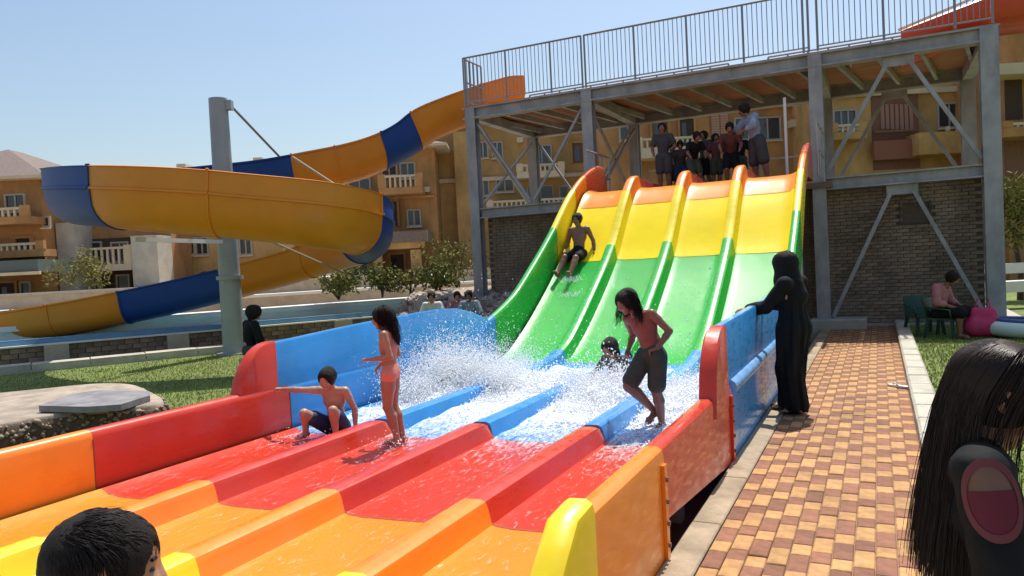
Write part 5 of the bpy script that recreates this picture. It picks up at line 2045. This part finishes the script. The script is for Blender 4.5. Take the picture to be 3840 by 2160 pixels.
# splash: a churned foam crest across the landing zone, spray thrown up at the left
d = Sdf()
for i in range(900):
    x = nr.uniform(-5.15, -1.38)
    t = (x+5.2)/3.9
    yc = 8.0+.22*math.sin(t*6)
    y = yc+nr.normal(0, .48)
    hgt = (.10+.16*math.exp(-((t-.12)/.16)**2)+.10*math.exp(-((t-.62)/.2)**2))*math.exp(-((y-yc)/.6)**2)
    z = .10+nr.uniform(0, 1)*hgt*.75
    d.ball((x, y, z), nr.uniform(.025, .075), .03, ((0, 0, 1), 1.25))
V, Fc = d.mesh(.022, (), (.012, 62))
SP = thing('splash', 'white splash and spray across the blue landing zone', 'splash', (-3.3, 8.3, .1))
SP['kind'] = 'stuff'
mesh_obj('foam_crest', V, Fc, M_foam, SP, True)


def droplets(C, R):
    n = len(C)
    o = np.array([(1, 0, 0), (0, 1, 0), (-1, 0, 0), (0, -1, 0), (0, 0, 1), (0, 0, -1)], float)
    V = (C[:, None, :]+R[:, None, None]*o[None]*nr.uniform(.6, 1.4, (n, 6, 1))).reshape(-1, 3)
    tri = np.array([(0, 1, 4), (1, 2, 4), (2, 3, 4), (3, 0, 4), (1, 0, 5), (2, 1, 5), (3, 2, 5), (0, 3, 5)])
    F = (tri[None]+6*np.arange(n)[:, None, None]).reshape(-1, 3)
    return V, F


C, Rr = [], []
# dense froth hugging the crest
n = 80000
x = nr.uniform(-5.2, -1.34, n)
t = (x+5.2)/3.9
yc = 8.0+.22*np.sin(t*6)
y = yc+nr.normal(0, .58, n)
hg = .10+.30*np.exp(-((t-.10)/.16)**2)+.16*np.exp(-((t-.62)/.22)**2)
z = .12+np.abs(nr.exponential(.38, n))*hg*np.exp(-((y-yc)/.75)**2)
C.append(np.stack([x, y, z], 1))
Rr.append(nr.uniform(.0030, .0135, n))
# spray jets thrown up: fan of streaks at the left and around the landing child
for cx, cy, ns, hmax, sp_, lean in ((-5.0, 7.3, 5000, .95, .8, -.1), (-4.75, 8.1, 17000, 1.4, 1.0, -.30), (-4.1, 7.9, 7000, .85, .75, -.15), (-2.75, 8.0, 4200, .55, .45, 0), (-1.8, 8.3, 2500, .5, .35, .1), (-4.7, 9.6, 2500, .8, .5, -.1)):
    k = 60
    dirs = np.stack([nr.normal(lean, .55, k), nr.normal(-.1, .5, k), nr.uniform(.6, 1.0, k)], 1)
    pick = nr.integers(0, k, ns)
    s_ = nr.beta(1.1, 2.6, ns)[:, None]
    p = np.array([cx, cy, .15])+nr.normal(0, .16, (ns, 3))*np.array([1, 1, .2])+dirs[pick]*s_*hmax*np.array([sp_, sp_, 1])+nr.normal(0, .035, (ns, 3))
    p[:, 2] -= .25*(s_[:, 0]**2)*hmax*nr.uniform(0, 1, ns)
    ok = (p[:, 2] > .1) & (p[:, 0] > -5.5) & (p[:, 0] < -1.2)
    C.append(p[ok])
    Rr.append((nr.uniform(.003, .0115, ns)*.85*(1.25-s_[:, 0]))[ok])
# scattered drops in the air
n = 1500
C.append(np.stack([nr.uniform(-5.4, -1.4, n), nr.uniform(7.0, 10.2, n), .15+nr.exponential(.35, n)], 1))
Rr.append(nr.uniform(.003, .009, n))
C, Rr = np.concatenate(C), np.concatenate(Rr)
ok = C[:, 2] < 1.6
V, Fc = droplets(C[ok], Rr[ok])
me = bpy.data.meshes.new('spray')
Vl = V-worldpos(SP)
me.vertices.add(len(Vl))
me.vertices.foreach_set('co', Vl.astype(np.float32).ravel())
me.loops.add(len(Fc)*3)
me.loops.foreach_set('vertex_index', Fc.astype(np.int32).ravel())
me.polygons.add(len(Fc))
me.polygons.foreach_set('loop_start', np.arange(0, len(Fc)*3, 3, dtype=np.int32))
me.update(calc_edges=True)
me.materials.append(mat('spray_drop', (.93, .95, .97), .25, spec=.6))
o = bpy.data.objects.new('spray', me)
COL.objects.link(o)
o.parent = SP
# small wake round the boy on the slope and the feet on the run-out
C = []
for cx, cy, cz, n, s_ in ((-4.85, 12.25, zf(12.25)+.05, 350, .10), (-4.7, 11.9, zf(11.9)+.03, 250, .14), (-3.95, 5.45, .12, 160, .12), (-1.85, 6.5, .12, 300, .16), (-4.85, 5.5, .11, 200, .2)):
    p = nr.normal(0, 1, (n, 3))*np.array([s_, s_*1.3, .02])
    C.append(np.array([cx, cy, cz])+p*np.array([1, 1, 1])+np.stack([np.zeros(n), np.zeros(n), np.abs(nr.normal(0, .03, n))], 1))
C = np.concatenate(C)
V, Fc = droplets(C, nr.uniform(.003, .009, len(C)))
mesh_obj('wake_drops', V, Fc, mat('spray_drop', ()), SP)
# ------------------------------------------------------------------ grass, shrubs, stones and small things
def blades(n, sampler, hmin, hmax, m, name, label):
    V = np.zeros((n, 3, 3))
    P = sampler(n)
    a = nr.uniform(0, 2*math.pi, n)
    w_ = nr.uniform(.004, .009, n)
    h_ = nr.uniform(hmin, hmax, n)
    dx, dy = np.cos(a)*w_, np.sin(a)*w_
    V[:, 0] = P+np.stack([dx, dy, np.zeros(n)], 1)
    V[:, 1] = P-np.stack([dx, dy, np.zeros(n)], 1)
    V[:, 2] = P+np.stack([nr.normal(0, .018, n), nr.normal(0, .018, n), h_], 1)
    me = bpy.data.meshes.new(name)
    me.vertices.add(n*3)
    me.vertices.foreach_set('co', V.astype(np.float32).ravel())
    me.loops.add(n*3)
    me.loops.foreach_set('vertex_index', np.arange(n*3, dtype=np.int32))
    me.polygons.add(n)
    me.polygons.foreach_set('loop_start', np.arange(0, n*3, 3, dtype=np.int32))
    me.update(calc_edges=True)
    me.materials.append(m)
    o = bpy.data.objects.new(name, me)
    COL.objects.link(o)
    tag(o, label, 'grass', kind='stuff')


def s_left(n):
    u = nr.uniform(-9, 7, n)
    v = -np.abs(nr.uniform(0, 1, n))**.8*7.5
    P = K0[None]+U1[None]*u[:, None]+V1[None]*v[:, None]
    P[:, 0] = np.minimum(P[:, 0], -5.76)
    P[:, 2] = -.004
    return P


def s_right(n):
    P = np.zeros((n, 3))
    P[:, 0] = nr.uniform(.51, 5.0, n)
    P[:, 1] = 3+nr.uniform(0, 1, n)**1.2*14
    P[:, 2] = -.004
    return P


blades(60000, s_left, .02, .05, M_blade, 'grass', 'short green grass on the lawn left of the slide')
blades(60000, s_right, .02, .05, M_blade, 'grass', 'short sunlit grass on the lawn right of the paved path')


def leaf_cloud(mb, c, rx, ry, rz, n, size, rnd=nr, hollow=.35):
    for i in range(n):
        d = rnd.normal(0, 1, 3)
        d /= np.linalg.norm(d)
        r_ = rnd.uniform(hollow, 1)**.6*(1+.25*math.sin(d[0]*7+d[2]*5)*math.sin(d[1]*6))
        p = c+d*np.array([rx, ry, rz])*r_
        a = rnd.normal(0, 1, 3)
        a /= np.linalg.norm(a)
        b = np.cross(a, rnd.normal(0, 1, 3))
        b /= np.linalg.norm(b)
        s_ = size*rnd.uniform(.6, 1.3)
        k = len(mb.v)
        mb.v += [tuple(p-a*s_), tuple(p+b*s_*.38), tuple(p+a*s_), tuple(p-b*s_*.38)]
        mb.f.append((k, k+1, k+2, k+3))


M_leaf = mat('leaf_olive', (.15, .16, .04), .85, spec=.15, col2=(.25, .22, .07), vscale=2.5)
M_leaf2 = mat('leaf_green', (.10, .13, .035), .85, spec=.15, col2=(.17, .18, .05), vscale=2.5)
M_bark = mat('bark', (.10, .07, .045), .9, var=.3, vscale=12)


def shrub(px, py, b, w_, h_, m, label, zb, n=700, size=.07, group=None):
    p = atb(px, py, b)
    root = thing('shrub', label, 'shrub', (p[0], p[1], zb), 0, group)
    base = np.array([p[0], p[1], zb])
    mb = MB()
    for k in range(5):
        o_ = np.array([nr.normal(0, w_*.3), nr.normal(0, w_*.3), h_*nr.uniform(.28, .72)])
        leaf_cloud(mb, base+o_, w_*.42, w_*.42, h_*.32, n//5, size)
    mb.build('crown', m, root)
    tr = MB()
    for k in range(4):
        e_ = base+np.array([nr.normal(0, w_*.25), nr.normal(0, w_*.25), h_*.7])
        tr.tube([base-(0, 0, .1), (base+e_)/2+nr.normal(0, .04, 3), e_], [.03, .02, .008], 5)
    tr.build('trunk', M_bark, root)


gz = 'shrubs above the stony bank'
for i, (px, py, b, w_, h_, m_, zb, lab) in enumerate((
        (850, 705, 21.5, 1.1, .95, M_leaf, .98, 'olive green shrub just right of the flume bend'),
        (960, 705, 21.5, 1.2, .9, M_leaf2, .98, 'green shrub in front of the porch house posts'),
        (1030, 700, 22.0, 1.1, .85, M_leaf, .98, 'olive shrub below the porch house doorway'),
        (1095, 705, 21.0, 1.0, .8, M_leaf2, .98, 'green shrub left of the tall house corner'),
        (1150, 665, 23.0, 1.5, 2.1, M_leaf, .98, 'tall yellowish shrub against the tower column'),
        (245, 715, 26.0, 1.3, 1.6, M_leaf, 1.40, 'flowering pale shrub in front of the loggia'))):
    shrub(px, py, b, w_, h_, m_, lab, zb, 900, .075, gz if i < 5 else None)
p = atb(2562, 600, 20.0)
tree = thing('tree', 'small leafy tree at the right edge behind the tower column', 'tree', (p[0], p[1], 0))
tb = np.array([p[0], p[1], 0])
MB().tube([tb-(0, 0, .2), tb+(.03, 0, .7), tb+(-.05, .05, 1.4), tb+(.02, 0, 2.3)], [.09, .07, .055, .03], 8).build('trunk', M_bark, tree, smooth=True)
mb = MB()
for k in range(12):
    leaf_cloud(mb, tb+np.array([nr.normal(0, .55), nr.normal(0, .55), nr.uniform(1.7, 3.1)]), .5, .5, .38, 260, .085)
mb.build('crown', M_leaf, tree)

# stony bank between the channel and the tower
bankpoly = [atz(800, 800, .0), atz(1010, 800, .0), atz(1200, 800, .0)]
bk0, bk1 = cp(-2.7, 15.6), cp(.3, 15.2)
bank_o = MB()
rows = []
for k, (off, z) in enumerate(((0, -.05), (.6, .22), (1.6, .55), (3.2, .85), (5.2, 1.0), (7.0, 1.02))):
    rr = []
    for i in range(25):
        q = bk0+(bk1-bk0)*i/24+G2*off
        rr.append((q[0], q[1], z+nr.normal(0, .03)*(1 if k else 0)))
    rows.append(rr)
bank_o.loft(rows, False, False)
M_bank = mat('bank_earth', (.36, .28, .21), .95, var=.25, vscale=4, bump=.6, bscale=20)
tag(bank_o.build('bank', M_bank, smooth=True), kind='structure')


def rock_mesh(seed):
    r_ = np.random.default_rng(seed)
    u = []
    fc = []
    rings_ = 4
    seg = 7
    V = [(0, 0, 1.0)]
    for i in range(1, rings_):
        th = math.pi*i/rings_
        for k in range(seg):
            a = 2*math.pi*k/seg
            V.append((math.sin(th)*math.cos(a), math.sin(th)*math.sin(a), math.cos(th)))
    V.append((0, 0, -1.0))
    V = np.array(V)*r_.uniform(.75, 1.15, (len(V), 1))*np.array([1, .8, .6])
    for k in range(seg):
        fc.append((0, 1+k, 1+(k+1) % seg))
    for i in range(rings_-2):
        for k in range(seg):
            a, b = 1+i*seg+k, 1+i*seg+(k+1) % seg
            fc.append((a, a+seg, b+seg, b))
    L = len(V)-1
    for k in range(seg):
        fc.append((L, 1+(rings_-2)*seg+(k+1) % seg, 1+(rings_-2)*seg+k))
    return V, fc


M_rock = mat('bank_rock', (.48, .42, .37), .9, col2=(.24, .19, .16), vscale=2.2, bump=.5, bscale=12, objvar=.3)
rs = []
bko = bpy.data.objects['bank']
for sdn in range(4):
    V, fc = rock_mesh(sdn+3)
    o = mesh_obj('stone', V, fc, M_rock, bko, True, True, 40)
    rs.append(o)
for i in range(190):
    t_, off = nr.uniform(0, 1), nr.uniform(.1, 4.6)
    z = np.interp(off, [0, .6, 1.6, 3.2, 5.2], [-.05, .22, .55, .85, 1.0])
    q = bk0+(bk1-bk0)*t_+G2*off
    s_ = nr.uniform(.05, .17)*(1+.5*(nr.random() < .12))
    o = rs[i] if i < 4 else linked('stone', rs[i % 4], (0, 0, 0), bko)
    o.location = (q[0], q[1], z+s_*.2)
    o.rotation_euler = (nr.normal(0, .3), nr.normal(0, .3), nr.uniform(0, 6.28))
    o.scale = (s_, s_, s_)

# green plastic chair
def chair(loc, rz, label):
    root = thing('garden_chair', label, 'chair', loc, rz)
    m_ = mat('green_plastic', (.02, .07, .045), .4)
    MB().box(-.23, .23, -.22, .22, .405, .435, .01).build('seat', m_, root, local=True)
    rows = []
    for z, y in ((.44, .205), (.6, .225), (.78, .26), (.86, .275)):
        rows.append([(-.22+.02*(z > .8), y, z), (.22-.02*(z > .8), y, z), (.22-.02*(z > .8), y+.025, z), (-.22+.02*(z > .8), y+.025, z)])
    MB().loft(rows).build('backrest', m_, root, local=True)
    for sx in (-1, 1):
        for y0, y1 in ((-.20, -.24), (.19, .24)):
            MB().bar((sx*.205, y0, .404), (sx*.235, y1, .0), .045).build('leg', m_, root, local=True)
        MB().tube([(sx*.235, -.20, .436), (sx*.255, -.19, .62), (sx*.255, .05, .65), (sx*.235, .22, .66)], .02, 6).build('armrest', m_, root, smooth=True, local=True)
    root.scale = (1, 1, .80)
    return root


chair((1.0, 14.87, .0), yaw_to(.75, -.4), 'dark green plastic chair under the person by the brick wall')
chair((.70, 15.35, .0), yaw_to(.4, -.9), 'empty dark green plastic chair nearest the kerb')
# magenta beach bag and inflatable boat
bp = np.array([1.55, 14.75, 0])
root = thing('beach_bag', 'bright magenta beach bag on the lawn by the tower column', 'bag', tuple(bp))
d = Sdf().cone(bp+(-.13, 0, .20), bp+(.13, 0, .20), .17, .17, .05, ((0, 1, 0), 1.3)).cone(bp+(-.10, 0, .42), bp+(.10, 0, .42), .10, .10, .08, ((0, 1, 0), 1.5))
V, Fc = d.mesh(.02, [((0, 0, .01), (0, 0, -1))], (.006, 22))
mesh_obj('bag_body', V, Fc, mat('magenta_bag', (.55, .03, .12), .6, var=.2, vscale=6), root, True)
MB().tube([bp+(-.12, 0, .44), bp+(-.08, 0, .66), bp+(.08, 0, .66), bp+(.12, 0, .44)], .014, 6).build('bag_strap', mat('magenta_bag', ()), root, smooth=True)
bo = np.array([2.25, 14.9, 0])
root = thing('inflatable_boat', 'white and blue inflatable boat on the grass at the right edge', 'boat', tuple(bo))
ring = [bo+np.array([.62*math.cos(a), .36*math.sin(a), .14+.05*math.cos(a)**2]) for a in np.linspace(0, 2*math.pi, 33)]
MB().tube(ring, .13, 12, False).build('hull_tube', mat('boat_white', (.60, .68, .66), .35, var=.1, vscale=3), root, smooth=True)
MB().tube([p_+np.array([0, 0, .13]) for p_ in ring], .045, 8, False).build('blue_rim', mat('boat_blue', (.03, .07, .22), .35), root, smooth=True)
MB().prism([(bo[0]+.6*math.cos(a), bo[1]+.34*math.sin(a)) for a in np.linspace(0, 2*math.pi, 25)[:-1]], .03, .06).build('boat_floor', mat('boat_green', (.12, .30, .16), .5), root)

# pale flip-flop on the path by the kerb
fp = atz(2262, 970, .02)
root = thing('flip_flop', 'single pale flip-flop on the pavers against the right kerb', 'flip-flop', (fp[0], fp[1], .006))
ol = [(-.04, -.12), (-.048, .02), (-.042, .10), (-.02, .135), (.015, .137), (.042, .11), (.046, .03), (.036, -.05), (.036, -.11), (.02, -.135), (-.02, -.135)]
ca, sa = math.cos(.9), math.sin(.9)
MB().prism([(fp[0]+x*ca-y*sa, fp[1]+x*sa+y*ca) for x, y in ol], .006, .026).build('sole', mat('flipflop_white', (.72, .68, .6), .6), root)
lc = lambda x, y, z: np.array([fp[0]+x*ca-y*sa, fp[1]+x*sa+y*ca, z])
MB().tube([lc(-.042, -.02, .024), lc(-.025, .04, .055), lc(0, .085, .03), lc(.025, .04, .055), lc(.04, -.02, .024)], .008, 6).build('strap', mat('flipflop_strap', (.6, .57, .5), .6), root, smooth=True)
